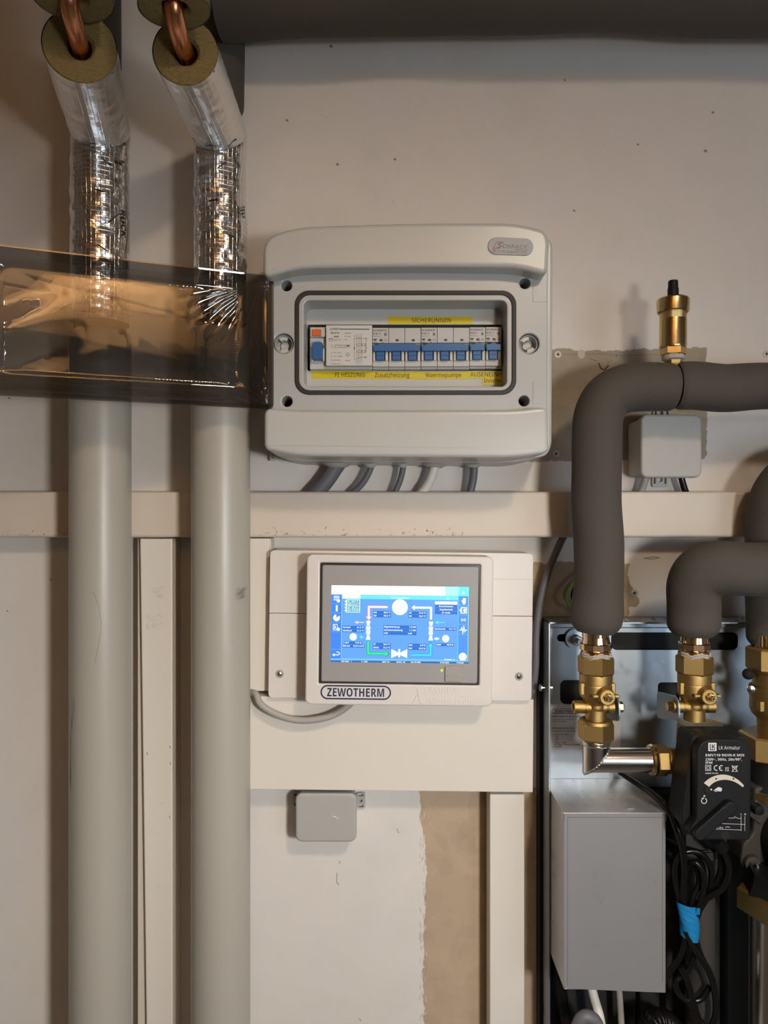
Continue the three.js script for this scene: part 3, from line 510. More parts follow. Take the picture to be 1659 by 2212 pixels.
// ---------------------------------------------------------------- fuse box
{
  const zf = 0.115, zc = 0.138, t = thing('fuse_box', 'light grey surface mounted fuse box with open tinted lid', 'fuse box', P(878, 740, 0));
  const px = (list, z) => list.map(([x, y]) => [X(x, z), Y(y, z)]);
  const base = part(t, 'back_box', ext(roundPoly(px([[574, 520], [1182, 518], [1192, 530], [1190, 962], [1180, 985], [1112, 1000], [640, 996], [584, 978], [574, 960]].reverse(), 0.07), 0.008), 0, 0.076, 0.003, [prr(658, 690, 1094, 812, 2, 0.08)]), M.enclosure);
  // front frame with window, lock recesses and screw holes
  const S1 = 1;
  const holes = [prr(656, 649, 1095, 835, 13, zf, 6), ...[[619, 617], [1134, 612], [620, 867], [1132, 866]].map(([x, y]) => circ(X(x, zf), Y(y, zf), 11.5 * S(zf))), ...[[612, 742], [1143, 742]].map(([x, y]) => circ(X(x, zf), Y(y, zf), 22 * S(zf)))];
  const frame = part(t, 'front_frame', ext(px([[578, 560], [1184, 560], [1182, 900], [579, 900]].reverse(), zf), 0.076, zf, 0.0012, holes), M.frontFrame);
  for (const [x, y] of [[619, 617], [1134, 612], [620, 867], [1132, 866]]) {
    const c = P(x, y, zf), s = part(frame, 'fixing_screw', [cyl(V(c.x, c.y, 0.077), V(c.x, c.y, 0.084), 0.0052), box(c.x - 0.004, c.x + 0.004, c.y - 0.0007, c.y + 0.0007, 0.083, 0.0845, 0)], M.gasket);
  }
  for (const [x, y, turn] of [[612, 742, 0], [1143, 742, 0.35]]) {
    const c = P(x, y, zf), R = 21 * S(zf);
    const k = part(frame, 'quarter_turn_lock', [lathe([[0.0001, 0.096], [R * 0.98, 0.096], [R * 0.98, 0.11], [R * 0.86, 0.111], [R * 0.84, 0.098], [R * 0.5, 0.098], [R * 0.42, 0.1015], [0.0001, 0.1015]], V(c.x, c.y, 0), V(0, 0, 1), 40)], M.enclosureInner);
    const sector = (a0, a1) => { const o = []; for (let q = 0; q <= 8; q++) { const a = a0 + (a1 - a0) * q / 8; o.push([c.x + R * 0.85 * Math.cos(a), c.y + R * 0.85 * Math.sin(a)]); } for (let q = 8; q >= 0; q--) { const a = a0 + (a1 - a0) * q / 8; o.push([c.x + R * 0.46 * Math.cos(a), c.y + R * 0.46 * Math.sin(a)]); } return ext(o, 0.097, 0.109, 0.0004); };
    part(k, 'lock_tab', sector(1.05 + turn, 2.3 + turn), M.enclosure); part(k, 'lock_tab', sector(4.2 + turn, 5.4 + turn), M.enclosure);
  }
  part(t, 'gasket', ext(prr(637, 628, 1115, 853, 31, zf, 8), zf - 0.001, zf + 0.0016, 0.0007, [prr(646.5, 637.5, 1105.5, 843.5, 24, zf, 8).reverse()]), M.gasket, { label: 'dark rubber seal round the window opening' });
  // recess: raised collar, sloping walls and inner panel
  part(t, 'inner_panel', ext(prr(640, 640, 1110, 848, 8, 0.0805), 0.0775, 0.0805, 0, [prr(664, 701, 1090, 801, 3, 0.0805).reverse()]), M.enclosureInner);
  // domed covers above and below the frame
  const capTop = roundPoly(px([[568, 600], [568, 512], [640, 489], [880, 480], [1112, 480], [1178, 496], [1188, 520], [1184, 594], [1118, 577], [880, 574], [640, 579]], zc), [0.009, 0.016, 0.02, 0.05, 0.02, 0.012, 0.014, 0.009, 0.014, 0.05, 0.014]);
  part(t, 'upper_cover', ext(capTop.reverse(), 0.07, zc, 0.0045, [], 4), M.enclosure);
  const capLow = roundPoly(px([[570, 880], [640, 886], [880, 886], [1116, 885], [1184, 877], [1186, 972], [1176, 980], [1110, 989], [640, 985], [576, 972], [570, 962]], zc), [0.009, 0.014, 0.05, 0.014, 0.009, 0.012, 0.012, 0.02, 0.02, 0.014, 0.012]);
  part(t, 'lower_cover', ext(capLow.reverse(), 0.07, zc, 0.0045, [], 4), M.enclosure);
  for (const [x0, y0, x1, y1] of [[1151, 611, 1181, 652], [1151, 824, 1181, 872]]) part(t, 'blank_plate', pbox(x0, y0, x1, y1, zf - 0.001, zf + 0.0005, 0.0003), M.frontFrame);
  part(t, 'eyelet', ext(prr(583, 980, 593, 995, 2, 0.01), 0.006, 0.01, 0, [circ(X(588, 0.01), Y(989, 0.01), 0.0012, 10).reverse()]), M.enclosure);
  for (const [x, w] of [[728, 42], [800, 20], [870, 15], [940, 38], [1023, 26]]) part(t, 'grommet', lathe([[w * S(0.03), Y(992, 0.03)], [w * S(0.03) * 0.8, Y(1002, 0.03)], [w * S(0.03) * 0.42, Y(1010, 0.03)]], V(X(x, 0.03), 0, 0.026), V(0, 1, 0), 20), M.junction);
  // badge
  const bw = 98 * S(zc), bh = 37 * S(zc), bc = P(1103, 532, zc + 0.0012);
  const bs = ext(rrect(-bw / 2, -bh / 2, bw / 2, bh / 2, bh / 2 - 0.0002, 8), 0, 0.0016, 0.0006, [], 3).rotateZ(-0.035).translate(bc.x, bc.y, zc - 0.0002);
  const badge = part(t, 'badge', bs, phy({ color: lin(0.36, 0.36, 0.38), roughness: 0.45 }), { label: 'silver oval badge with blue lettering' });
  print(badge, 'badge_print', V(bc.x, bc.y, zc + 0.00155), bw * 0.96, bh * 0.94, 9000, (x, W, H) => {
    const s = W / 98 / 0.96;
    ln(x, '#8a1c1c', 0.7, W * 0.105, H * 0.63, W * 0.175, H * 0.26, W * 0.325, H * 0.27, W * 0.315, H * 0.36);
    ln(x, '#a02020', 1.2, W * 0.085, H * 0.655, W * 0.26, H * 0.66);
    x.save(); x.transform(1, 0, -0.22, 1, 0, 0);
    text(x, 'S', W * 0.225, H * 0.63, H * 0.46, '#1c2058', 'sans-serif', 'left', true, W * 0.12);
    text(x, 'CHRACK', W * 0.345, H * 0.63, H * 0.34, '#1c2058', 'sans-serif', 'left', true, W * 0.58);
    text(x, 'TECHNIK', W * 0.66, H * 0.785, H * 0.18, '#1c2058', 'sans-serif', 'left', true, W * 0.3); x.restore();
    x.strokeStyle = '#222'; x.lineWidth = 0.3; x.strokeRect(W * 0.1, H * 0.75, W * 0.05, H * 0.15); x.strokeRect(W * 0.113, H * 0.79, W * 0.025, H * 0.07);
    text(x, 'CE IP65', W * 0.19, H * 0.9, H * 0.16, '#333', 'sans-serif', 'left', false, W * 0.2);
    text(x, 'AC400V/DC1500V', W * 0.41, H * 0.92, H * 0.16, '#111', 'sans-serif', 'left', true, W * 0.47);
  }, { turn: -0.035, rough: 0.3 });
  // yellow label tapes
  const zt = 0.0805, tape = (name, x0, y0, x1, y1, lift, draw) => {
    const c = P((x0 + x1) / 2, (y0 + y1) / 2, zt), w = (x1 - x0) * S(zt), h = (y1 - y0) * S(zt);
    const o = part(t, 'label_tape', box(c.x - w / 2, c.x + w / 2, c.y - h / 2, c.y + h / 2, zt - 0.0002, zt + lift, 0), phy({ color: lin(0.6, 0.47, 0.0), roughness: 0.42 }), { label: 'yellow adhesive label tape' });
    print(o, 'tape_print', V(c.x, c.y, zt + lift + 0.00012), w, h, 6000, (x, W, H) => draw(x, W, H));
  };
  tape('sicherungen', 839, 684, 1021, 700, 0.0002, (x, W, H) => text(x, 'SICHERUNGEN', W * 0.275, H * 0.78, H * 0.78, '#33230c', 'sans-serif', 'left', false, W * 0.47));
  tape('fi', 674, 802, 806, 818, 0.0002, (x, W, H) => text(x, 'FI HEIZUNG', W * 0.37, H * 0.76, H * 0.78, '#33230c', 'sans-serif', 'left', false, W * 0.5));
  tape('zusatz', 804, 803, 912, 819, 0.0003, (x, W, H) => text(x, 'Zusatzheizung', W * 0.05, H * 0.76, H * 0.84, '#33230c', 'sans-serif', 'left', false, W * 0.7));
  tape('waerme', 903, 803.5, 1016, 819, 0.00045, (x, W, H) => text(x, 'Waermepumpe', W * 0.14, H * 0.74, H * 0.84, '#33230c', 'sans-serif', 'left', false, W * 0.69));
  tape('aussen', 1005, 802, 1089, 818, 0.0006, (x, W, H) => text(x, 'AUSENEINHEIT', W * 0.13, H * 0.72, H * 0.82, '#33230c', 'sans-serif', 'left', false, W * 1.02));
  tape('innen', 1042, 817, 1089, 832, 0.0007, (x, W, H) => text(x, 'Inneneinheit', W * 0.06, H * 0.66, H * 0.86, '#33230c', 'sans-serif', 'left', false, W * 1.45));
  // tinted lid, swung open to the left: a tray whose rim faces the room
  const kl = S(0.118) / S(0.088), hinge = V(X(588, 0.118), 0, 0.118), th = 0.365, U = V(-Math.cos(th), 0, Math.sin(th)), N = V(Math.sin(th), 0, Math.cos(th));
  const L = (u, y, w) => hinge.clone().addScaledVector(U, u * kl).addScaledVector(N, -w * 0.9).setY(y * kl);   // lid measured with the hinge 3 cm deeper
  const ring = (u0, u1, y0, y1, r, w) => rrect(u0, y0, u1, y1, r, 10).map(([u, y]) => L(u, y, w));
  const rings = [ring(-0.001, 0.297, 0.1125, 0.2585, 0.004, -0.001), ring(0.0005, 0.2955, 0.1142, 0.257, 0.004, -0.001), ring(0.0012, 0.295, 0.115, 0.256, 0.004, 0.003), ring(0.012, 0.285, 0.122, 0.2535, 0.006, 0.018), ring(0.024, 0.275, 0.1325, 0.251, 0.009, 0.0262), ring(0.03, 0.27, 0.137, 0.2485, 0.01, 0.028), ring(0.034, 0.266, 0.1405, 0.2455, 0.0085, 0.0284)];
  const shell = (list, close) => {
    const n = list[0].length, pos = list.flat().flatMap((p) => [p.x, p.y, p.z]), idx = [];
    for (let i = 0; i + 1 < list.length; i++) for (let j = 0; j < n; j++) { const a = i * n + j, b = i * n + (j + 1) % n; idx.push(a, b, a + n, b, b + n, a + n); }
    const last = list[list.length - 1], c = last.reduce((s, p) => s.add(p), V(0, 0, 0)).multiplyScalar(1 / n), k = pos.length / 3;
    pos.push(c.x, c.y, c.z);
    for (let j = 0; j < n; j++) idx.push((list.length - 1) * n + j, (list.length - 1) * n + (j + 1) % n, k);
    const g = new THREE.BufferGeometry(); g.setAttribute('position', new THREE.Float32BufferAttribute(pos, 3)); g.setIndex(idx); g.computeVertexNormals();
    return crease(g, 0.5);
  };
  const lid = part(t, 'lid', shell(rings), M.lid, { label: 'smoky transparent hinged lid' });
  // protective film stretched over the inside of the lid, gathered in pleats round the edge
  const nu = 220, nv = 120, fp = [], fi = [], u0 = 0.004, u1 = 0.292, v0 = 0.118, v1 = 0.254;
  for (let j = 0; j <= nv; j++) for (let i = 0; i <= nu; i++) {
    const u = u0 + (u1 - u0) * i / nu, y = v0 + (v1 - v0) * j / nv;
    const du = Math.min(u - 0.03, 0.27 - u), dl = y - 0.137, dt = 0.2485 - y, d = Math.min(du, dl, dt);   // distance inside the pane
    const sink = Math.min(1, Math.max(0, (0.006 - d) / 0.03));
    let w = 0.0272 - 0.0252 * sink * sink * (3 - 2 * sink);
    const near = (q, s) => Math.exp(-((q / s) ** 2)), corner = (cu, cy, s) => near(Math.hypot(u - cu, y - cy), s);
    // pleats fanning from the upper corner by the hinge, and fine gathers along the rim
    const a = Math.atan2(y - 0.262, u - 0.008), fan = Math.sin(a * 46 + 2 * vnoise(u * 60, y * 60, 999, 5)) * corner(0.045, 0.235, 0.026) * 0.0007;
    const fan2 = Math.sin(Math.atan2(y - 0.105, u + 0.004) * 38 + 3 * vnoise(u * 90, y * 90, 999, 6)) * corner(0.02, 0.128, 0.022) * 0.0016;
    const crumple = 0.003 * (Math.abs(vnoise(u * 130, y * 130, 999, 14) - 0.5) + 0.6 * Math.abs(vnoise(u * 300, y * 300, 999, 15) - 0.5)) * (corner(0.012, 0.124, 0.016) + corner(0.008, 0.25, 0.012) + 0.7 * corner(0.285, 0.16, 0.03));
    const gath = Math.sin(y * 2100 + 4 * vnoise(u * 50, y * 200, 999, 8)) * near(u - 0.029, 0.004) * 0.0005 + Math.sin(u * 1700 + 5 * vnoise(u * 120, y * 50, 999, 9)) * (near(dl, 0.004) * 0.0006 + near(dt, 0.003) * 0.00022) * Math.min(1, Math.max(0, (0.2 - u) / 0.1));
    const broad = 0.0009 * (vnoise(u * 16, y * 26, 999, 12) - 0.5) + 0.0016 * Math.sin(y * 90 + u * 40) * near(u - 0.27, 0.05);
    w -= (fan + fan2 + gath + broad + crumple);
    const p = L(u, y, w - 0.0012); fp.push(p.x, p.y, p.z);
  }
  for (let j = 0; j < nv; j++) for (let i = 0; i < nu; i++) { const k = j * (nu + 1) + i; fi.push(k, k + nu + 1, k + 1, k + 1, k + nu + 1, k + nu + 2); }
  const fg = new THREE.BufferGeometry(); fg.setAttribute('position', new THREE.Float32BufferAttribute(fp, 3)); fg.setIndex(fi); fg.computeVertexNormals();
  fg.setAttribute('uv', new THREE.Float32BufferAttribute(fp.map((_, k) => k).filter((k) => k % 3 === 0).flatMap((k) => [Math.hypot(fp[k] - hinge.x, fp[k + 2] - hinge.z), fp[k + 1]]), 2));
  part(lid, 'protective_film', fg, M.film, { uv: true, label: 'clear wrinkled protective film' });
  part(lid, 'hinge_strip', box(hinge.x - 0.003, hinge.x + 0.0015, 0.117 * kl, 0.254 * kl, 0.1155, 0.1195, 0.001), M.displayRim);
}
// circuit breakers in the fuse box
{
  const z = 0.092, z0 = 0.05, s = S(z), ink = '#2a2624';
  function breakerFace(t, x0, x1, y0, y1, m) { // front block with a bulging middle
    return part(t, 'body', [pbox(x0, y0, x1, y1, z0, z - 0.004, 0.0006), pbox(x0 + 0.4, y0 + 1, x1 - 0.4, y1 - 6, z - 0.01, z, 0.0006)], m);
  }
  { // residual current device
    const t = thing('residual_current_breaker', 'wide breaker with orange test button and printed wiring diagram in fuse box', 'circuit breaker', P(736, 750, z0));
    part(t, 'body', [pbox(669, 706, 804, 798, z0, z - 0.004, 0.0012), pbox(670, 707, 703, 728, z - 0.008, z, 0.0012)], M.breaker);
    part(t, 'cover_plate', pbox(704, 702, 804, 790, z - 0.008, z + 0.004, 0.001), M.breakerLight);
    part(t, 'test_button', pbox(674, 711, 694, 725.5, z - 0.003, z + 0.0015, 0.0006), M.orangeButton, { label: 'orange test button' });
    part(t, 'toggle_cheek', [pbox(671, 755, 676, 781, z - 0.006, z, 0.0012), pbox(697, 752, 701, 781, z - 0.006, z, 0.0012)], M.breakerLight);
    const h = part(t, 'toggle', ext(roundPoly([[675, 744], [679, 741], [694, 741], [698, 744], [698, 757], [697, 778], [675, 778], [675, 758]].map(([a, b]) => [X(a, z), Y(b, z)]).reverse(), 0.001), z - 0.008, z + 0.005, 0.0005), M.blueToggle, { label: 'blue toggle' });
    const zp = z + 0.00415, c = P(754, 746, zp), W0 = 100 * S(zp), H0 = 88 * S(zp);
    print(t, 'print', V(c.x, c.y, zp), W0, H0, 14000, (x, W, H) => {
      const q = (a) => a * W / 100, tx = (str, a, b, sz, w, bold, col = ink) => text(x, str, q(a), q(b), q(sz), col, 'sans-serif', 'left', bold, w && q(w));
      tx('CHNT', 8, 11, 6.4, 21, true, '#14606a'); ln(x, '#12594c', q(2), q(29), q(9), q(62), q(9)); ln(x, '#17507e', q(2), q(62), q(9), q(94), q(9.3));
      tx('NL210', 10, 19, 5.4, 19, true); tx('40A', 17, 27, 5.4, 11, true); tx('Type B', 40, 19, 4.4, 14); tx('I\u0394n 0.03A', 40, 26, 3, 13); tx('400V/415V~', 17, 33, 3, 17); tx('50Hz', 40, 33, 3, 7);
      x.strokeStyle = ink; x.lineWidth = q(0.5); x.strokeRect(q(6.5), q(29.5), q(8), q(5)); ln(x, ink, q(1), q(6.5), q(30), q(14), q(30));
      tx('I', 14.5, 45, 4, 1.6); tx('O', 14, 50, 4, 3); ln(x, ink, q(0.6), q(11.5), q(42), q(11.5), q(49));
      for (const [a, f] of [[20, 0], [31.5, 1], [43, 2]]) { x.strokeRect(q(a), q(43), q(9), q(6)); if (f === 0) { x.beginPath(); x.arc(q(a + 3.5), q(46), q(1.5), Math.PI, 0); x.stroke(); } if (f === 1) ln(x, ink, q(0.5), q(a + 1.5), q(46), q(a + 7.5), q(46)); if (f === 2) { x.fillStyle = ink; x.fillRect(q(a + 1.5), q(44), q(6), q(2.5)); } }
      tx('Im = I\u0394m = 500A', 10.5, 61, 3, 22); tx('Inc = I\u0394c = 10000A', 10.5, 69, 3, 25.5); tx('IEC/EN 61008-1', 10.5, 77, 3, 23); tx('IEC/EN 62423', 10.5, 85, 3, 21); tx('TN2061', 41.5, 78, 3, 11.5);
      x.beginPath(); for (let k = 0; k < 12; k++) { const r = k % 2 ? 3 : 4.6, a = k / 12 * 2 * Math.PI + 0.26; x.lineTo(q(47 + r * Math.cos(a)), q(64 + r * Math.sin(a))); } x.closePath(); x.stroke(); tx('CB', 45, 65, 2.4, 4);
      for (const k of [0, 1, 2, 3]) ln(x, ink, q(0.5), q(66 + k * 3.6), q(22), q(66 + k * 3.6), q(29), q(64.4 + k * 3.6), q(27));
      for (const k of [0, 1, 2, 3]) ln(x, ink, q(0.5), q(66 + k * 3.6), q(29.6), q(66 + k * 3.6), q(82));
      ln(x, ink, q(0.5), q(61.5), q(29), q(61.5), q(75), q(66), q(75)); ln(x, ink, q(0.5), q(61.5), q(27), q(61.5), q(23), q(64), q(23)); ln(x, ink, q(0.4), q(59), q(29.5), q(87), q(29.5));
      ln(x, ink, q(0.5), q(86.5), q(31), q(86.5), q(58)); x.beginPath(); x.arc(q(86.5), q(29.5), q(1.8), 0, 7); x.stroke(); x.strokeRect(q(60.6), q(48), q(1.8), q(5));
      for (const yy of [43, 57.5]) { x.beginPath(); x.ellipse(q(72), q(yy), q(7), q(2.2), 0, 0, 7); x.stroke(); x.strokeRect(q(78), q(yy - 3), q(7), q(6)); x.beginPath(); x.arc(q(84.5), q(yy), q(1.8), 0, 7); x.stroke(); }
      x.beginPath(); x.arc(q(86.5), q(50), q(1.6), 0, 7); x.stroke(); ln(x, ink, q(0.6), q(66), q(72), q(78), q(69.5), q(86), q(69.5)); x.strokeRect(q(84), q(68), q(4), q(3.4));
      tx('N 1 3 5', 65, 21, 2.2, 12.5); tx('N 2 4 6', 65, 85.5, 2.2, 12.5);
    });
    const c2 = P(686, 737.5, z - 0.0038); print(t, 'print', V(c2.x, c2.y, z - 0.0037), 34 * S(z), 4 * S(z), 14000, (x, W, H) => text(x, 'Test  Monthly', W * 0.1, H * 0.8, H * 0.9, '#4a3020', 'sans-serif', 'left', false, W * 0.58));
  }
  function mcb(x0, poles, y0, code, label, group) {
    const w = 34.85, x1 = x0 + w * poles, t = thing('miniature_circuit_breaker', label, 'circuit breaker', P((x0 + x1) / 2, 750, z0), group);
    for (let k = 0; k < poles; k++) {
      const a = x0 + k * w + 0.25, b = x0 + (k + 1) * w - 0.25;
      const body = part(t, 'pole_body', [pbox(a, y0, b, y0 + 90, z0, z - 0.006, 0.0005), pbox(a, y0 + 0.5, b, y0 + 33, z - 0.012, z - 0.001, 0.0006), pbox(a, y0 + 71, b, y0 + 84, z - 0.012, z - 0.001, 0.0006)], M.breaker);
      part(body, 'toggle_cheek', [pbox(a + 0.6, y0 + 36, a + 6.6, y0 + 72, z - 0.008, z + 0.001, 0.0012), pbox(b - 7.4, y0 + 36, b - 0.8, y0 + 72, z - 0.008, z + 0.001, 0.0012)], M.breakerLight);
      part(body, 'toggle', [pbox(a + 7, y0 + 46, a + 25.5, y0 + 70, z - 0.006, z + 0.0035, 0.0008), pbox(a + 7, y0 + 58.5, a + 25.5, y0 + 60, z, z + 0.0041, 0.0003)], M.blueToggle, { label: 'blue toggle' });
      part(body, 'status_window', pbox(a + 15, y0 + 24.5, a + 21.5, y0 + 29, z - 0.003, z - 0.0006, 0.0002), M.redFlag);
    }
    const zb = z + 0.006;
    const poly = [[x0 + 1.5, y0 + 37.5], [x0 + w * 0.28, y0 + 36.5], [x0 + w * 0.42, y0 + 33.5], [x1 - w * 0.42, y0 + 33.5], [x1 - w * 0.28, y0 + 36.5], [x1 - 1.5, y0 + 37.5], [x1 - 1.8, y0 + 50], [x0 + 2, y0 + 50.5]];
    part(t, 'toggle_bar', ext(roundPoly(poly.map(([a, b]) => [X(a, zb), Y(b, zb)]).reverse(), 0.0007), z - 0.002, zb, 0.0004), M.blueToggle, { label: 'blue toggle bar' });
    const zp = z - 0.0008, W0 = 34 * S(zp), c = P(x0 + 17, y0 + 17, zp);
    print(t, 'print', V(c.x, c.y, zp), W0, 34 * S(zp), 14000, (x, W, H) => {
      const q = (a) => a * W / 34, tx = (str, a, b, sz, ww, bold) => text(x, str, q(a), q(b), q(sz), '#1e1a1a', 'sans-serif', 'left', bold, ww && q(ww));
      x.save(); x.transform(1, 0, -0.2, 1, q(1.4), 0); tx('SCHRACK', 1, 7.4, 4.6, 29, true); x.restore();
      tx(code, 1.6, 14.6, 5.2, 16, true); tx('AMB1621' + poles, 1.6, 19.6, 2.7, 16); tx('MCB', 1.4, 33.4, 3, 8, true); tx('CE', 24.6, 29, 5.2, 7.4);
      x.fillStyle = '#1e1a1a'; x.beginPath(); x.moveTo(q(28), q(10)); x.lineTo(q(31), q(14.5)); x.lineTo(q(28), q(19)); x.lineTo(q(25), q(14.5)); x.fill(); ln(x, '#cfc8c0', q(0.5), q(25.5), q(14.5), q(30.5), q(14.5)); ln(x, '#cfc8c0', q(0.5), q(28), q(11), q(28), q(18));
      x.fillStyle = 'rgba(60,54,50,0.75)'; x.fillRect(q(1.6), q(23.8), q(7.8), q(2.6)); x.fillRect(q(3.4), q(26.8), q(4.2), q(2));
      ln(x, '#555', q(0.5), q(19), q(34), q(22), q(31), q(25), q(34)); ln(x, '#555', q(0.5), q(20.4), q(34), q(22), q(32.3), q(23.6), q(34));
    });
  }
  mcb(804.6, 3, 708, 'B 16 / 3', 'three pole breaker with blue toggle bar next to the wide breaker');
  mcb(909.4, 3, 707.5, 'B 16 / 3', 'three pole breaker with blue toggle bar above the Waermepumpe label');
  mcb(1014, 1, 706.5, 'B 16 / 1', 'single pole breaker with blue toggle next to a three pole breaker');
  mcb(1048.9, 1, 706, 'B 16 / 1', 'single pole breaker with blue toggle at the end of the breaker row');
}
// cables from the fuse box down into the duct
for (const [r, m, label, pts] of [
  [17.5, M.greyCable, 'thick grey cable leaning out of the fuse box underside', [[742, 985], [726, 1008], [704, 1040], [672, 1075]]],
  [7, M.greyCable, 'thin grey cable curving next to the thickest cable under the fuse box', [[806, 985], [801, 1010], [786, 1040], [760, 1068]]],
  [6.6, M.greyCable, 'thin grey printed cable between grey and white cables under the fuse box', [[874, 985], [871, 1008], [865, 1035], [850, 1072]]],
  [10.5, M.whiteCable, 'white sleeved cable leaving the fuse box underside', [[946, 985], [938, 1012], [928, 1040], [906, 1072]]],
  [8.6, M.greyCable, 'grey printed cable hanging almost straight below the fuse box', [[1024, 985], [1024, 1010], [1022, 1035], [1014, 1072]]],
]) single('cable', label, 'cable', cable(pts.map(([x, y], k) => P(x, y, 0.026 - 0.002 * k)), r * S(0.025), 30), m, { keep: true, group: 'cables below the fuse box' });

// ---------------------------------------------------------------- touch panel of the heat pump
{
  const zh = 0.05, zb = 0.082, t = thing('control_panel', 'white heat pump control panel with lit blue touch screen', 'control panel', P(864, 1355, 0));
  part(t, 'back_case', pbox(592, 1200, 1140, 1500, 0.0, zh - 0.006, 0.004), M.bezel);
  const half = (y0, y1, up) => ext(roundPoly([[581, y0], [1150, y0], [1150, y1], [581, y1]].map(([x, y]) => [X(x, zh), Y(y, zh)]).reverse(), up ? [0.0009, 0.0009, 0.006, 0.006] : [0.006, 0.006, 0.0009, 0.0009]), 0.004, zh, 0.0006);
  part(t, 'upper_cover', half(1192, 1327.6, true), M.bezel);
  part(t, 'lower_cover', half(1328.6, 1511, false), M.bezel);
  part(t, 'cover_seam', pbox(1065, 1248, 1149, 1248.8, zh - 0.001, zh + 0.0001, 0), M.junction);
  for (const [x, y] of [[605, 1459], [1122, 1458]]) {
    const c = P(x, y, zh), s = part(t, 'cover_screw', lathe([[0.0001, 0.0016], [0.0016, 0.0014], [0.0028, 0.0006], [0.003, -0.001]], c, V(0, 0, 1), 20), M.screwZinc, { label: 'small steel screw' });
    part(s, 'slot', [box(c.x - 0.0016, c.x + 0.0016, c.y - 0.0003, c.y + 0.0003, zh + 0.001, zh + 0.0018, 0), box(c.x - 0.0003, c.x + 0.0003, c.y - 0.0016, c.y + 0.0016, zh + 0.001, zh + 0.0018, 0)], M.blackMatt);
    part(t, 'screw_recess', lathe([[0.0029, 0.0002], [0.0042, 0.0003], [0.0048, 0.0001]], c, V(0, 0, 1), 24), M.usb);
  }
  part(t, 'front_bezel', ext(prr(660.5, 1200, 1064.5, 1525, 13, zb, 8), zh - 0.002, zb, 0.0022, [prr(690, 1218, 1036, 1478, 2, zb)], 3), M.bezel);
  const rim = part(t, 'display_rim', ext(prr(690.5, 1218.5, 1035.5, 1477.5, 1.5, zb), zb - 0.012, zb + 0.0006, 0.0004, [prr(695.5, 1222.5, 1032, 1473.5, 4, zb).reverse()]), M.displayRim, { label: 'dark glossy display rim' });
  const face = part(t, 'display_front', ext(prr(695.5, 1222.5, 1032, 1473.5, 4, zb), zb - 0.012, zb + 0.0002, 0.0003, [prr(714.5, 1266, 1012.5, 1432, 0.5, zb).reverse()]), M.displayGrey, { label: 'grey display front' });
  const scr = canvasOf(1200, 668, (x, W, H) => {
    const k = W / 1368; x.scale(k, k);                      // measured on a 1368 x 762 enlargement
    const blue = '#5f9df2', dark = '#2f62cf', ink = '#1d55a8', white = '#ffffff', mid = '#2a6bc4';
    x.fillStyle = blue; x.fillRect(0, 0, 1368, 770);
    x.fillStyle = '#3f7fe6'; x.fillRect(0, 92, 104, 660); x.fillStyle = '#4a8cec'; x.fillRect(1262, 92, 106, 660);
    x.fillStyle = white; x.fillRect(0, 0, 1368, 94);
    x.fillStyle = '#5fe9f2'; x.fillRect(1262, 0, 106, 96); x.fillStyle = '#a6f4f6'; x.fillRect(1130, 0, 132, 94); x.fillStyle = '#67dced'; x.fillRect(108, 96, 1154, 40);
    x.fillStyle = '#eafdff'; x.fillRect(110, 94, 178, 40);
    text(x, 'W\u00e4rmepumpe', 590, 126, 24, '#d6f8fb', 'sans-serif', 'left', true, 180); text(x, '17:22  |', 1130, 64, 22, '#b7f0f2', 'sans-serif', 'left', true, 110); text(x, '\u2302', 40, 66, 44, '#8fd8dc', 'sans-serif');
    text(x, 'Q', 1140, 128, 30, '#eaffff', 'sans-serif', 'left', true); text(x, '\u2197', 1212, 128, 30, '#eaffff', 'sans-serif', 'left', true);
    x.fillStyle = white; x.beginPath(); x.moveTo(1312, 38); x.lineTo(1330, 72); x.lineTo(1294, 72); x.fill();
    for (const y of [186, 278, 370, 462]) ln(x, '#8fc4ff', 2, 0, y, 104, y); ln(x, '#8fc4ff', 2, 0, 634, 104, 634); ln(x, '#bfe4ff', 3, 104, 94, 104, 720);
    for (const y of [186, 282, 376, 472]) ln(x, '#8fc4ff', 2, 1266, y, 1368, y); ln(x, '#48d6ee', 5, 1262, 94, 1262, 724); ln(x, '#7df0f6', 6, 1364, 96, 1364, 740);
    // left icons
    x.fillStyle = white; for (const y of [108, 124, 142]) x.fillRect(22, y, 60, 9); x.beginPath(); x.arc(70, 156, 17, 0, 7); x.fill(); x.fillRect(46, 200, 18, 62);
    x.beginPath(); x.moveTo(54, 324); x.arc(54, 324, 34, -0.7, Math.PI * 1.45); x.closePath(); x.fill();
    x.lineWidth = 5; x.strokeStyle = white; x.strokeRect(22, 390, 40, 56); text(x, '\u03bb', 26, 436, 50, white, 'sans-serif', 'left', true); x.beginPath(); x.arc(74, 438, 16, 0, 7); x.fill();
    x.lineWidth = 8; x.beginPath(); x.moveTo(30, 690); x.lineTo(72, 690); x.arc(72, 676, 14, Math.PI / 2, -Math.PI / 2, true); x.lineTo(56, 662); x.stroke(); x.beginPath(); x.moveTo(14, 690); x.lineTo(38, 674); x.lineTo(38, 706); x.fill();
    // right icons
    const hand = (a, b, s) => { x.beginPath(); x.moveTo(a - 16 * s, b + 4 * s); x.lineTo(a - 24 * s, b - 8 * s); x.lineTo(a - 16 * s, b - 12 * s); x.lineTo(a - 8 * s, b - 4 * s); x.lineTo(a - 8 * s, b - 30 * s); x.lineTo(a + 22 * s, b - 30 * s); x.lineTo(a + 22 * s, b + 12 * s); x.lineTo(a + 12 * s, b + 30 * s); x.lineTo(a - 4 * s, b + 30 * s); x.fill(); };
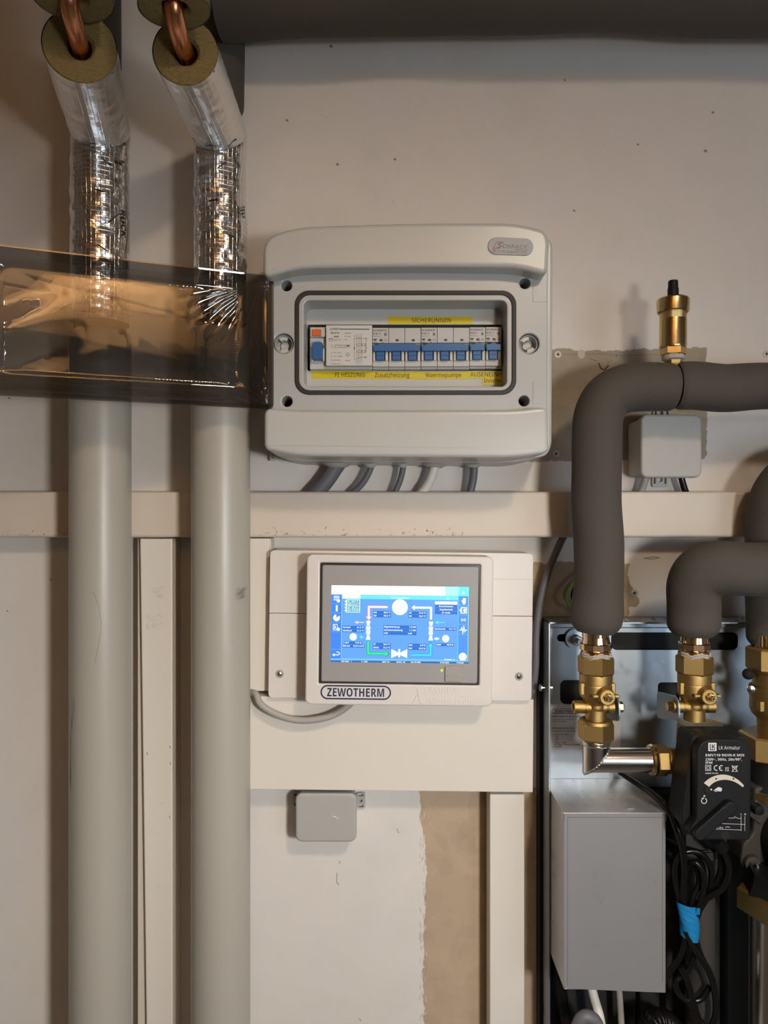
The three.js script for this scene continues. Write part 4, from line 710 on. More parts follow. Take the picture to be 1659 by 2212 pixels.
    hand(1314, 146, 1); x.fillRect(1286, 204, 64, 62); x.beginPath(); x.moveTo(1272, 236); x.lineTo(1296, 204); x.lineTo(1296, 266); x.fill(); x.fillStyle = '#4a8cec'; x.fillRect(1298, 212, 44, 46); x.fillStyle = white; hand(1322, 236, 0.62);
    text(x, 'I/O', 1290, 342, 34, white, 'sans-serif', 'left', true, 50);
    ln(x, white, 8, 1276, 430, 1290, 430, 1300, 406, 1310, 456, 1320, 398, 1330, 446, 1338, 430, 1352, 430);
    x.fillStyle = white; x.beginPath(); x.arc(1312, 694, 40, 0, 7); x.fill(); x.fillStyle = '#f0d8c0'; x.beginPath(); x.moveTo(1302, 680); x.lineTo(1324, 694); x.lineTo(1302, 708); x.fill();
    // heating circle, arrows
    x.fillStyle = white; x.beginPath(); x.arc(682, 212, 78, 0, 7); x.fill();
    const pipe = (col, edge, w, pts, head) => { ln(x, edge, w + 8, ...pts); ln(x, col, w, ...pts); x.fillStyle = edge; const [hx, hy, dx, dy] = head; const H2 = (s) => { x.beginPath(); x.moveTo(hx + dx * s, hy + dy * s); x.lineTo(hx - dy * s * 0.85 - dx * 4, hy + dx * s * 0.85 - dy * 4); x.lineTo(hx + dy * s * 0.85 - dx * 4, hy - dx * s * 0.85 - dy * 4); x.fill(); }; H2(42); x.fillStyle = col; H2(32); };
    x.lineJoin = 'round';
    pipe('#fbe0d8', '#e07a86', 20, [560, 212, 374, 212, 374, 318], [374, 312, 0, 1]);
    pipe(white, '#4f86c4', 22, [992, 330, 992, 214, 816, 214], [826, 214, -1, 0]);
    pipe('#35e28a', '#118a86', 20, [372, 556, 372, 672, 552, 672], [546, 672, 1, 0]);
    pipe('#3ad6ea', '#0f7fb4', 20, [800, 682, 992, 682, 992, 582], [992, 590, 0, -1]);
    // exchangers
    for (const cx of [370, 992]) {
      x.fillStyle = white; const quad = (...p) => { x.beginPath(); for (let i = 0; i < p.length; i += 2) x.lineTo(p[i], p[i + 1]); x.closePath(); x.fill(); };
      quad(cx - 22, 350, cx + 22, 350, cx + 13, 396, cx - 13, 396); quad(cx - 22, 536, cx + 22, 536, cx + 13, 490, cx - 13, 490);
      x.fillRect(cx - 22, 400, 44, 86); x.strokeStyle = '#5d8fd0'; x.lineWidth = 3; for (const y of [400, 443]) { x.strokeRect(cx - 22, y, 44, 43); ln(x, '#5d8fd0', 3, cx - 18, y + 40, cx, y + 5, cx + 18, y + 40); }
    }
    const arrow = (col, a, b, c, w) => { ln(x, col, w, a, c, b + (a < b ? -20 : 20), c); x.fillStyle = col; x.beginPath(); x.moveTo(b, c); x.lineTo(b + (a < b ? -34 : 34), c - 17); x.lineTo(b + (a < b ? -34 : 34), c + 17); x.fill(); };
    arrow('#f3c3d0', 330, 232, 366, 8); arrow('#52e0ea', 1130, 1030, 358, 8); arrow('#4fe0f4', 286, 330, 512, 12); arrow(white, 1028, 1082, 518, 18);
    x.fillStyle = white; for (const [a, b] of [[222, 510], [1140, 516]]) { x.beginPath(); x.arc(a, b, 36, 0, 7); x.fill(); }
    x.beginPath(); x.moveTo(602, 626); x.lineTo(672, 660); x.lineTo(672, 626); x.lineTo(690, 626); x.lineTo(690, 660); x.lineTo(760, 626); x.lineTo(760, 714); x.lineTo(690, 684); x.lineTo(690, 708); x.lineTo(672, 708); x.lineTo(672, 684); x.lineTo(602, 716); x.closePath(); x.fill();
    // value fields
    const row = (a, y, w, l, v, h = 30) => { x.fillStyle = mid; x.fillRect(a, y, w, h); text(x, l, a + 5, y + h * 0.72, 21, white, 'sans-serif', 'left', true); text(x, v, a + w - 6, y + h * 0.72, 21, white, 'sans-serif', 'right', true); };
    row(418, 252, 178, 'HG', '58.9 \u00b0C'); row(418, 284, 178, 'KD', '39.6 \u00b0C'); row(768, 252, 178, 'SG', '21.8 \u00b0C'); row(768, 284, 178, 'VD', '10.3 \u00b0C');
    row(520, 392, 330, 'Abgabeleistung', '7.2 kW'); row(520, 424, 330, 'Aufnahmeleistung', '1.1 kW'); row(520, 456, 330, 'COP', '6.65       ');
    row(114, 402, 218, 'Vorlauf', '41.2 \u00b0C'); row(114, 434, 218, 'R\u00fccklauf', '21.2 \u00b0C'); row(136, 556, 176, 'HLP', '17.9 %', 28); row(112, 588, 226, 'WR-Vol.', '0.311 m\u00b3/h', 28);
    row(418, 566, 178, 'SC', '24.9 \u00b0C'); row(418, 598, 178, 'EXVin', '21.4 \u00b0C'); row(768, 570, 178, 'ReV', '0.0 %'); row(768, 602, 178, 'ExV', '43.4 %'); row(1026, 408, 220, 'EQ Eintritt', '17.1 \u00b0C'); row(1046, 564, 178, 'EqM', '66.8 %', 28);
    x.fillStyle = white; x.fillRect(1030, 150, 222, 30); for (const [y, s] of [[182, 'Brauchwasser'], [214, 'Regelbetrieb'], [246, '01 16:35']]) { x.fillStyle = mid; x.fillRect(1030, y, 222, 30); text(x, s, 1141, y + 23, 21, white, 'sans-serif', 'center', true); }
    x.fillStyle = '#d8fbff'; x.fillRect(146, 142, 140, 128); for (const [y, s] of [[150, 'RL: 40.0 \u00b0C'], [180, 'WBsensor'], [210, 'dT: 20.0 K'], [240, 'Qm: 0.0 kW']]) { x.fillStyle = '#1f8fa8'; x.fillRect(156, y, 122, 24); text(x, s, 216, y + 19, 19, white, 'sans-serif', 'center', true, 110); x.fillStyle = '#ffffff'; x.beginPath(); x.moveTo(130, y + 12); x.lineTo(150, y); x.lineTo(150, y + 24); x.fill(); }
    text(x, 'Gruppe:  0', 1130, 730, 20, white, 'sans-serif', 'left', true, 100);
    x.fillStyle = '#8ff0f4'; x.fillRect(0, 728, 1368, 6); x.fillStyle = '#2a62b4'; x.fillRect(0, 734, 1368, 40); ln(x, '#b8f4f8', 3, 0, 741, 1368, 741);
    for (const [a, s] of [[106, 'HZS 5420    1'], [306, 'V   0:00'], [512, 'ARC1_R1 :'], [654, 'V0.0.8 - SK'], [796, 'Feb 19 2025'], [1086, '31.07.2025'], [1250, '17:22:48']]) text(x, s, a, 760, 18, white, 'sans-serif', 'left', true);
  });
  const g = new THREE.PlaneGeometry(298 * S(zb), 167 * S(zb)), c = P(863.5, 1349, zb);
  part(face, 'screen', g.translate(c.x, c.y, zb - 0.0012), phy({ color: lin(0.01, 0.01, 0.012), roughness: 0.25, emissive: lin(1, 1, 1), emissiveMap: scr, emissiveIntensity: 1.2 }), { keep: true, label: 'lit blue touch screen' });
  part(face, 'screen_back', pbox(712, 1263, 1015, 1435, zb - 0.011, zb - 0.0016, 0), M.blackMatt);
  const usb = part(face, 'usb_cover', [ext(roundPoly([[962, 1438], [972, 1438], [975, 1436], [990, 1436], [993, 1438], [1000, 1438], [1000, 1471], [962, 1471]].map(([x, y]) => [X(x, zb), Y(y, zb)]).reverse(), 0.0008), zb, zb + 0.0022, 0.0006)], M.usb, { label: 'grey rubber port cover' });
  const u = P(981, 1459, zb + 0.0023);
  part(usb, 'usb_symbol', [cable([V(u.x - 0.006, u.y, u.z), V(u.x + 0.006, u.y - 0.0003, u.z)], 0.00028, 4), cable([V(u.x - 0.003, u.y, u.z), V(u.x - 0.001, u.y + 0.0022, u.z), V(u.x + 0.002, u.y + 0.0022, u.z)], 0.00025, 6), cable([V(u.x - 0.001, u.y, u.z), V(u.x + 0.001, u.y - 0.0022, u.z), V(u.x + 0.004, u.y - 0.0022, u.z)], 0.00025, 6), new THREE.SphereGeometry(0.0008, 10, 8).translate(u.x - 0.0065, u.y, u.z)], M.usb);
  const led = P(955, 1447, zb); part(face, 'status_led', new THREE.SphereGeometry(0.0015, 16, 12).scale(1, 1, 0.6).translate(led.x, led.y, zb + 0.0004), std({ color: lin(0.2, 0.4, 0.02), emissive: lin(0.5, 0.8, 0.05), emissiveIntensity: 0.9 }), { label: 'small green light' });
  const lc = P(770, 1497, zb);
  print(t, 'brand_print', V(lc.x, lc.y, zb + 0.00015), 154 * S(zb), 31 * S(zb), 9000, (x, W, H) => {
    x.strokeStyle = '#1d2f55'; x.lineWidth = W * 0.02; const r = H * 0.46; x.beginPath(); x.roundRect(W * 0.015, H * 0.05, W * 0.97, H * 0.9, r); x.stroke();
    text(x, 'ZEWOTHERM', W * 0.095, H * 0.79, H * 0.82, '#1d2f55', 'sans-serif', 'left', true, W * 0.815);
  });
  const emboss = (str, font, x0, y0, w, size) => { let e = new TextGeometry(str, { font, size: size * S(zb), depth: 0.0005, curveSegments: 4, bevelEnabled: true, bevelThickness: 0.0001, bevelSize: 0.0001, bevelSegments: 1 }); e.computeBoundingBox(); e.scale(w * S(zb) / (e.boundingBox.max.x - e.boundingBox.min.x), 1, 1); const p = P(x0, y0, zb); return e.translate(p.x, p.y, zb - 0.0002); };
  part(t, 'raised_lettering', emboss('LAMBDA', fontReg, 918, 1496, 70, 13), M.bezel); part(t, 'raised_lettering', emboss('W\u00e4rmepumpen', fontReg, 921, 1519, 133, 13), M.bezel);
  const lam = (pts) => sweep(pts.map(([x, y]) => P(x, y, zb)), 0.0006, { n: 24, seg: 8 });
  part(t, 'raised_letter', [lam([[894, 1483], [900, 1484], [904, 1492], [908, 1512], [913, 1519], [916, 1517]]), lam([[903, 1500], [898, 1510], [893, 1519]])], M.bezel);
  t.rotation.z = -0.0125;
}
single('cable', 'light grey cable drooping from the black duct gap to the touch panel', 'cable', cable([P(536, 1497, 0.04), P(552, 1499, 0.05), P(562, 1520, 0.056), P(600, 1544, 0.058), P(650, 1556, 0.058), P(710, 1548, 0.058), P(748, 1528, 0.057), P(775, 1500, 0.056)], 7.4 * S(0.055)), M.lightCable, { keep: true });

// ---------------------------------------------------------------- junction boxes
function junctionBox(label, x0, y0, x1, y1, zf, tabs, marks) {
  const t = thing('junction_box', label, 'junction box', P((x0 + x1) / 2, (y0 + y1) / 2, 0));
  part(t, 'back_box', ext(prr(x0 + 5, y0 + 5, x1 - 5, y1 - 5, 12, zf, 6), 0.001, zf - 0.01, 0.001), M.junction);
  part(t, 'cover', ext(prr(x0, y0, x1, y1, 15, zf, 8), zf - 0.012, zf, 0.003, [], 4), M.junction);
  for (const [a, b, c, d] of tabs) {
    const w = X(c, 0.005) - X(a, 0.005), h = Y(b, 0.005) - Y(d, 0.005), m = P((a + c) / 2, (b + d) / 2, 0.005), lay = w > h, slot = (o) => lay ? rrect(m.x + o * w * 0.35 - 0.0012, m.y - h * 0.28, m.x + o * w * 0.35 + 0.0012, m.y + h * 0.28, 0.0005, 2) : rrect(m.x - w * 0.28, m.y + o * h * 0.35 - 0.0012, m.x + w * 0.28, m.y + o * h * 0.35 + 0.0012, 0.0005, 2);
    part(t, 'fixing_lug', ext(prr(a, b, c, d, 4, 0.005), 0, 0.005, 0.0003, [slot(-1), slot(1), circ(m.x, m.y, Math.min(w, h) * 0.17, 14)]), M.junction);
  }
  marks(t);
}
junctionBox('grey junction box below the foam pipe, above the horizontal duct', 1385, 895, 1517, 1032, 0.055, [[1411, 880, 1447, 905], [1409, 1020, 1442, 1052]], (t) => {
  const z = 0.0551, c = P(1453, 960, z);
  part(t, 'raised_mark', [0, 4, 9, 13].map((d) => pbox(1395 + d, 909, 1397.6 + d, 914, z - 0.0003, z + 0.0002, 0)), M.junction);
  const a = P(1496, 912, z), tri = (s) => [[a.x - 0.0055 * s, a.y + 0.004 * s], [a.x + 0.0055 * s, a.y + 0.004 * s], [a.x + 0.0055 * s, a.y + 0.002 * s], [a.x, a.y - 0.005 * s], [a.x - 0.0055 * s, a.y + 0.002 * s]].reverse();
  part(t, 'raised_mark', ext(tri(1), z - 0.0003, z + 0.0002, 0, [tri(0.82).reverse()]), M.junction);
  part(t, 'raised_mark', [new TextGeometry('PO', { font: fontReg, size: 0.0026, depth: 0.0003, curveSegments: 2 }).translate(a.x - 0.002, a.y - 0.001, z - 0.0002)], M.junction);
  part(t, 'raised_mark', [[1430, 946, 9], [1438, 957, 5], [1452, 968, 3]].flatMap(([x, y, n]) => Array.from({ length: n }, (_, k) => pbox(x + k * 4.4, y + (k * 7 % 3) * 0.6, x + k * 4.4 + 2.6, y + 5 + (k * 5 % 3), z - 0.0003, z + 0.00015, 0))), M.junction);
});
junctionBox('grey junction box on the white wall below the wide cover box', 638, 1714, 770, 1820, 0.036, [[770, 1713, 789, 1747], [633, 1713, 646, 1742]], (t) => {
  const z = 0.0361;
  part(t, 'paint_chip', [cable([P(718, 1763, z), P(722, 1765, z + 0.001), P(726, 1766, z)], 0.0006, 6), cable([P(726, 1767, z), P(729, 1768, z + 0.0008), P(728, 1772, z)], 0.0005, 6)], M.whitePlastic);
});
single('cable', 'grey cable entering the underside of the upper junction box', 'cable', cable([P(1400, 1020, 0.02), P(1394, 1036, 0.02), P(1389, 1052, 0.018), P(1378, 1075, 0.016)], 7.5 * S(0.02), 20), M.lightCable, { keep: true });
single('cable', 'black cable entering the underside of the upper junction box', 'cable', cable([P(1470, 1020, 0.022), P(1473, 1036, 0.022), P(1481, 1062, 0.02), P(1488, 1075, 0.018)], 7 * S(0.02), 20), M.blackCable, { keep: true });
single('cable', 'dark grey cable curving down right of the touch panel', 'cable', cable([P(1222, 1150, 0.02), P(1207, 1180, 0.02), P(1184, 1235, 0.02), P(1167, 1300, 0.02), P(1159, 1370, 0.02), P(1157, 1440, 0.02), P(1150, 1490, 0.016), P(1140, 1515, 0.012)], 8 * S(0.02)), M.greyCable, { keep: true });
single('earth_wire', 'green and yellow earth wire loop behind the foam pipe', 'wire', cable([P(1262, 1235, 0.012), P(1238, 1258, 0.014), P(1224, 1292, 0.016), P(1232, 1310, 0.016), P(1258, 1322, 0.014)], 3 * S(0.015)), M.greenWire, { keep: true });
single('wire', 'black wire loop beside the green earth wire', 'wire', cable([P(1262, 1250, 0.01), P(1240, 1272, 0.012), P(1236, 1292, 0.012), P(1258, 1312, 0.01)], 3 * S(0.012)), M.blackCable, { keep: true });
// screws in the wall
for (const [x, y, label, m] of [[1201, 980, 'cross head wall screw in the bare patch beside the fuse box corner', M.junction], [1370, 1281, 'cross head wall screw above the valve plate', M.junction], [1205, 766, 'plastered over screw at the upper edge of the bare patch', M.duct], [1655, 765, 'plastered over screw right of the brass air vent', M.duct]]) {
  const c = P(x, y, 0), t = thing('wall_screw', label, 'screw', c, 'wall screws');
  part(t, 'head', lathe([[0.0001, 0.0012], [0.003, 0.0012], [0.0042, 0.0007], [0.0046, 0]], c, V(0, 0, 1), 24), m);
  part(t, 'cross_slot', [box(c.x - 0.002, c.x + 0.002, c.y - 0.0005, c.y + 0.0005, 0.0008, 0.0014, 0).rotateZ(0), box(c.x - 0.0005, c.x + 0.0005, c.y - 0.002, c.y + 0.002, 0.0008, 0.0014, 0)], M.blackMatt);
}

// ---------------------------------------------------------------- foam insulated heating pipes on the right
const foamR = (r, s, amp = 0.0007, endLen = 0.012) => (t, a, d, L) => {
  let k = 1; if (L - d < endLen) { const q = (endLen - (L - d)) / endLen; k = 1 - 0.26 * q * q; }
  return r * k + lump(amp, 26, s)(t, a, d);
};
{
  const z = 0.1, t = thing('foam_pipe', 'dark grey foam insulated pipe turning down beside the fuse box', 'insulated pipe', P(1290, 1365, z));
  const elbow = [P(1456, 837, z), P(1430, 836, z), P(1400, 836, z), P(1350, 840, z), P(1314, 857, z), P(1294, 893, z), P(1289, 950, z), P(1288, 1000, z), P(1288, 1080, z), P(1293, 1180, z), P(1294, 1260, z), P(1289, 1330, z), P(1286, 1366, z)];
  const bulge = (t, a, d, L) => foamR(0.0262, 211)(t, a, d, L) + (d < 0.006 ? -0.0022 * (1 - d / 0.006) ** 2 : 0) + 0.0018 * Math.exp(-(((L - d - 0.022) / 0.012) ** 2));
  part(t, 'foam_sleeve', sweep(elbow, bulge, { n: 150, seg: 44 }), M.foam, { uv: true });
  part(t, 'foam_sleeve', sweep([P(1830, 834, z), P(1640, 834, z), P(1560, 838, z), P(1500, 834, z), P(1459, 834, z)], (q, a, d, L) => 0.0256 + lump(0.0012, 24, 213)(q, a, d) - (L - d < 0.006 ? 0.0022 * (1 - (L - d) / 0.006) ** 2 : 0), { n: 90, seg: 44 }), M.foam, { uv: true });
  part(t, 'metal_stub', cyl(P(1286, 1340, z), P(1286, 1375, z), 0.014), M.bronze);
}
{
  const z = 0.112, zb = 0.135, t = thing('foam_pipe', 'dark grey foam insulated pipe with a sharp elbow above the black actuator', 'insulated pipe', P(1500, 1372, z));
  part(t, 'foam_sleeve', sweep([P(1850, 1229, zb), P(1660, 1229, zb), P(1600, 1228, zb), P(1556, 1226, 0.131), P(1518, 1236, 0.124), P(1500, 1262, 0.117), P(1498, 1310, z), P(1498, 1340, z), P(1498, 1372, z)], (q, a, d, L) => foamR(0.0276, 217, 0.0009)(q, a, d, L), { n: 120, seg: 44 }), M.foam, { uv: true });
}
{
  const z = 0.075, t = thing('foam_pipe', 'dark grey foam insulated pipe passing behind another foam pipe', 'insulated pipe', P(1672, 1392, z));
  part(t, 'foam_sleeve', sweep([P(1900, 1020, z), P(1780, 1018, z), P(1718, 1030, z), P(1682, 1070, z), P(1671, 1140, z), P(1671, 1300, z), P(1671, 1398, z)], foamR(0.0285, 219), { n: 110, seg: 44 }), M.foam, { uv: true });
}
{ // automatic air vent
  const z = 0.1, x = 1454, s = S(z), c = V(X(x, z), 0, z), y = (p) => Y(p, z), t = thing('air_vent', 'brass automatic air vent with black cap on the foam pipe', 'air vent', V(c.x, y(800), z));
  const pr = (l) => l.map(([r, p]) => [r * s, y(p)]);
  part(t, 'cap', lathe(pr([[0.1, 606.5], [9.2, 606.5], [10.2, 608], [10.6, 622], [11.5, 623], [11.8, 645], [0.1, 645]]), c, V(0, 1, 0), 24), M.blackPlastic, { label: 'black plastic cap' });
  part(t, 'head', lathe(pr([[0.1, 644], [31, 645], [33.5, 648], [34, 660], [33, 674], [31, 676], [27.5, 673], [0.1, 672]]), c, V(0, 1, 0), 48), M.brass);
  const kn = part(t, 'knurled_band', lathe(pr([[0.1, 670], [27.6, 670], [27.6, 691], [0.1, 691]]), c, V(0, 1, 0), 48), std({ color: lin(0.72, 0.52, 0.24), metalness: 1, roughness: 0.3, bumpMap: rep(grey(128, (u, v) => Math.max(Math.abs(((u + v) * 1) % 1 - 0.5), Math.abs(((u - v + 1) * 1) % 1 - 0.5))), 0.0018), bumpScale: 0.0004 }));
  part(t, 'body', lathe(pr([[0.1, 690], [27.8, 690.5], [28.2, 693], [28.2, 748], [26.5, 752], [0.1, 753]]), c, V(0, 1, 0), 48), M.brass);
  part(t, 'hex_nut', lathe(pr([[0.1, 750], [25.5, 750.5], [26.5, 752], [26.5, 766], [23, 769], [0.1, 769]]), c, V(0, 1, 0), 6, true, 0.25), M.brass);
  part(t, 'thread_sealing', lathe(pr([[0.1, 768], [22, 768], [24, 771], [22, 773], [24, 776], [19, 779], [0.1, 779]]), c, V(0, 1, 0), 32), M.hemp);
  part(t, 'square_neck', lathe(pr([[0.1, 776], [19, 778], [18, 786], [8, 806], [0.1, 812]]), c, V(0, 1, 0), 6, true, 0.5), M.castBrass);
}

// ---------------------------------------------------------------- heat pump loading station: steel tray, valves, actuator, cables
const zp = 0.012, zl = 0.05;                               // plate and front edge of its lip
{
  const t = thing('valve_plate', 'galvanised steel mounting tray behind the brass valves', 'mounting plate', V(X(1186, zl), Y(2290, zl), 0));
  const xl = X(1185, zl), yt = Y(1344, zl), xr = X(1900, zl), yb = Y(2900, zl);
  const hole = (x0, y0, x1, y1, r) => rrect(X(x0, zp), Y(y1, zp), X(x1, zp), Y(y0, zp), r * S(zp), 5);
  const holes = [hole(1320, 1366, 1594, 1404, 12), hole(1210, 1469, 1262, 1521, 12), hole(1421, 1474, 1468, 1526, 8), hole(1203, 1370, 1232, 1386, 8)];
  part(t, 'plate', ext([[xl, Y(1700, zp)], [xr, Y(1700, zp)], [xr, yt], [xl, yt]], zp - 0.002, zp, 0, holes), M.zinc);
  part(t, 'left_lip', box(xl, xl + 0.002, yb, yt, 0.001, zl, 0.0004), M.zinc);
  part(t, 'top_lip', box(xl, xr, yt - 0.002, yt, 0.001, zl, 0.0004), M.zinc);
  part(t, 'top_fold', box(xl + 0.002, xr, yt - 0.0125, yt - 0.002, zp, zp + 0.003, 0.0015), M.zinc);
  part(t, 'edge_seal', box(xl - 0.004, xl, yb, yt + 0.001, 0.0, 0.02, 0.001), M.blackMatt, { label: 'black edge seal' });
  part(t, 'dark_backing', box(xl + 0.001, xr, Y(1700, 0), yt - 0.003, 0.0005, 0.004, 0), M.epp);  // dark sheet behind the plate slots
  const st = print(t, 'type_plate', V((X(1188, zp) + X(1340, zp)) / 2, (Y(1521, zp) + Y(1619, zp)) / 2, zp + 0.0003), 152 * S(zp), 98 * S(zp), 9000, (x, W, H) => {
    x.fillStyle = '#b9b4ae'; x.fillRect(0, 0, W, H); const q = (a) => a * W / 152, tx = (s, a, b, h, w, bold) => text(x, s, q(a), q(b), q(h), '#1a1716', 'sans-serif', 'left', bold, w && q(w));
    x.strokeStyle = '#1a1716'; x.lineWidth = q(0.9); x.beginPath(); x.roundRect(q(4), q(10), q(58), q(10.5), q(5)); x.stroke(); tx('ZEWOTHERM', 9, 19, 9, 48, true);
    tx('ZEWOTHERM Heating GmbH', 5, 28, 4.4, 62, true); tx('Konrad-Zuse-Ring 34-41', 5, 34, 4.4, 52); tx('53424 Remagen', 5, 38.6, 4.4, 31);
    tx('WP-Beladestation DN 25', 5, 53.5, 4.6, 48, true); tx('(13080026 HB-HYD27-40)', 5, 59.5, 4.4, 50);
    [['3x400 VAC 50Hz', 31], ['16A', 7], ['3bar', 8.5], ['IP20', 8.5], ['Pmax = 9 kW', 25], ['(P1=3kW, P2=3kW, P3=3kW)', 55], ['10/2023', 15]].forEach(([s, w], k) => { if (k !== 5) { x.fillStyle = '#1a1716'; x.beginPath(); x.arc(q(5.5), q(65.6 + k * 4.4), q(0.7), 0, 7); x.fill(); } tx(s, k === 5 ? 9 : 10, 67 + k * 4.4, 4.2, w, k >= 4); });
    tx('CE', 124, 24, 15, 22); x.lineWidth = q(1.2); x.beginPath(); x.moveTo(q(124), q(68)); x.lineTo(q(116), q(83)); x.lineTo(q(132), q(83)); x.closePath(); x.stroke(); ln(x, '#5a4a3a', q(0.6), q(62), q(97), q(90), q(97));
  }, { opaque: true, rough: 0.35, metal: 0.35, label: 'silver printed type plate' });
  for (const [x0, y0, x1, y1] of [[1340, 1462, 1342, 1548]]) 0;
  // mounting bolt with washer, and lip screw
  const b = P(1243, 1380, 0.016), bolt = part(t, 'mounting_bolt', [lathe([[0.0001, 0.0165], [0.0118, 0.0165], [0.0118, zp], [0.0001, zp]], V(b.x, b.y, 0), V(0, 0, 1), 32)], M.zinc, { label: 'steel bolt with wide washer' });
  part(bolt, 'hex_nut', lathe([[0.0001, 0.0235], [0.0055, 0.0235], [0.0066, 0.0225], [0.0066, 0.0165], [0.0001, 0.0165]], V(b.x + 0.001, b.y - 0.001, 0), V(0, 0, 1), 6, true), M.screwZinc);
  part(bolt, 'thread_end', lathe([[0.0001, 0.034], [0.003, 0.034], [0.0034, 0.033], [0.0034, 0.02]], V(b.x + 0.001, b.y - 0.001, 0), V(0, 0, 1), 20), M.screwZinc);
  const s = V(xl, Y(1487, 0.04), 0.037);
  part(t, 'lip_screw', [lathe([[0.0001, -0.0085], [0.003, -0.008], [0.0042, -0.0065], [0.0042, -0.005], [0.0018, -0.005], [0.0018, 0.0001], [0.0035, 0.002], [0.0035, 0.007], [0.0001, 0.007]], s, V(1, 0, 0), 20)], M.screwZinc);
}
{ // paint flakes on the tray lip
  const list = [];
  for (let k = 0; k < 46; k++) { const x = 1192 + rnd() * 440, w = 0.001 + rnd() * 0.0025, q = P(x, 1341, 0.02 + rnd() * 0.026); list.push(new THREE.BoxGeometry(w, 0.0006 + rnd() * 0.0008, w * (0.4 + rnd() * 0.5)).rotateY(rnd() * 3).rotateZ((rnd() - 0.5) * 1.2).translate(q.x, Y(1344, zl) + 0.0012, q.z)); }
  single('paint_flakes', 'pale flakes of paint lying on the tray lip', 'debris', list, M.flake, { kind: 'stuff' });
}
function hexNut(t, name, c, y0, y1, r, m, turn = 0.2, axis) { return part(t, name, lathe([[0.0001, y0], [r * 0.93, y0], [r, y0 + Math.sign(y1 - y0) * 0.002], [r, y1 - Math.sign(y1 - y0) * 0.002], [r * 0.93, y1], [0.0001, y1]], c, axis ?? V(0, 1, 0), 6, true, turn), m); }
function ballValve(label, x, z, o, lower) {
  const s = S(z), c = V(X(x, z), 0, z), y = (p) => Y(p + o, z), pr = (l) => l.map(([r, p]) => [r * s, y(p)]);
  const t = thing('ball_valve', label, 'valve', V(c.x, y(1600), z), 'brass ball valves');
  // polished press adapter, its octagonal collar and the thread with hemp
  part(t, 'press_adapter', lathe(pr([[0.1, 1350], [25, 1350], [26, 1366], [27.5, 1374], [30, 1388], [30, 1392], [0.1, 1392]]), c, V(0, 1, 0), 48), M.bronze);
  part(t, 'collar', lathe(pr([[0.1, 1388], [32, 1388.5], [34, 1390], [34.5, 1402], [32, 1404], [0.1, 1404]]), c, V(0, 1, 0), 10, true, 0.2), M.bronze);
  part(t, 'thread', lathe(pr([[0.1, 1403], [31, 1403.5], [29, 1405], [31.5, 1407], [29, 1409], [31, 1412], [0.1, 1412]]), c, V(0, 1, 0), 40), M.bronze);
  const g = lathe(pr([[0.1, 1409], [31, 1409.5], [34, 1412], [31, 1415], [34, 1417], [30, 1421], [0.1, 1421]]), c, V(0, 1, 0), 60), p = g.attributes.position;
  for (let i = 0; i < p.count; i++) { const a = Math.atan2(p.getX(i) - c.x, p.getZ(i) - c.z); p.setY(i, p.getY(i) + 0.0012 * Math.sin(a * 5 + 1) + 0.0006 * Math.sin(a * 13)); }
  part(t, 'thread_sealing', g, M.hemp, { label: 'frayed pale thread sealing' });
  hexNut(t, 'upper_hex', c, y(1456), y(1417), 38.5 * s, M.castBrass, 0.08);
  part(t, 'body', lathe(pr([[0.1, 1454], [34, 1455], [35, 1457], [35, 1474], [34, 1475], [34, 1477], [35.2, 1479], [35.2, 1497], [33, 1504], [31, 1506], [29, 1508], [28, 1513], [21, 1520], [18.5, 1521], [18.5, 1527], [17.5, 1528], [22, 1532], [22.5, 1556], [0.1, 1557]]), c, V(0, 1, 0), 56), M.castBrass);
  for (const k of [-1, 1]) part(t, 'flat_pad', box(c.x + k * 33 * s - 0.0025, c.x + k * 33 * s + 0.0025, y(1498), y(1472), z + 0.004, z + 0.009, 0.0012), M.castBrass);
  // side ports
  const ports = part(t, 'side_port', [lathe([[0.0001, -24 * s], [13.5 * s, -24 * s], [13.5 * s, -48 * s], [12 * s, -49 * s], [9 * s, -48.5 * s], [8.5 * s, -44 * s], [0.0001, -44 * s]].map(([r, d]) => [r, d]), V(c.x, y(1527), z), V(1, 0, 0), 32), cyl(V(c.x - 26 * s, y(1527), z), V(c.x + 26 * s, y(1527), z), 13.5 * s), cyl(V(c.x + 20 * s, y(1527), z), V(c.x + (lower.rightPort ?? 38) * s, y(1527), z), 13.5 * s)], M.castBrass);
  // stem facing the room
  const st = V(c.x + 10 * s, y(1494), 0), boss = part(t, 'stem_boss', [lathe([[0.0001, z + 0.012], [19 * s, z + 0.012], [19 * s, z + 0.0185], [16.5 * s, z + 0.02], [16.5 * s, z + 0.0255], [15 * s, z + 0.0262], [10 * s, z + 0.0262], [10 * s, z + 0.024], [0.0001, z + 0.024]], st, V(0, 0, 1), 36), box(st.x - 28 * s, st.x + 28 * s, st.y - 3 * s, st.y + 3 * s, z + 0.015, z + 0.0225, 0.0009)], M.castBrass);
  part(boss, 'stem', [lathe([[0.0001, z + 0.0335], [4.2 * s, z + 0.0335], [6.2 * s, z + 0.032], [6.6 * s, z + 0.029], [8.8 * s, z + 0.029], [8.8 * s, z + 0.0235], [0.0001, z + 0.0235]], V(st.x + 1.5 * s, st.y, 0), V(0, 0, 1), 6, true, 0.3)], M.brass);
  part(boss, 'stem_hole', lathe([[0.0001, z + 0.0337], [2.3 * s, z + 0.0337], [2.3 * s, z + 0.033]], V(st.x + 1.5 * s, st.y, 0), V(0, 0, 1), 6, true), M.blackMatt);
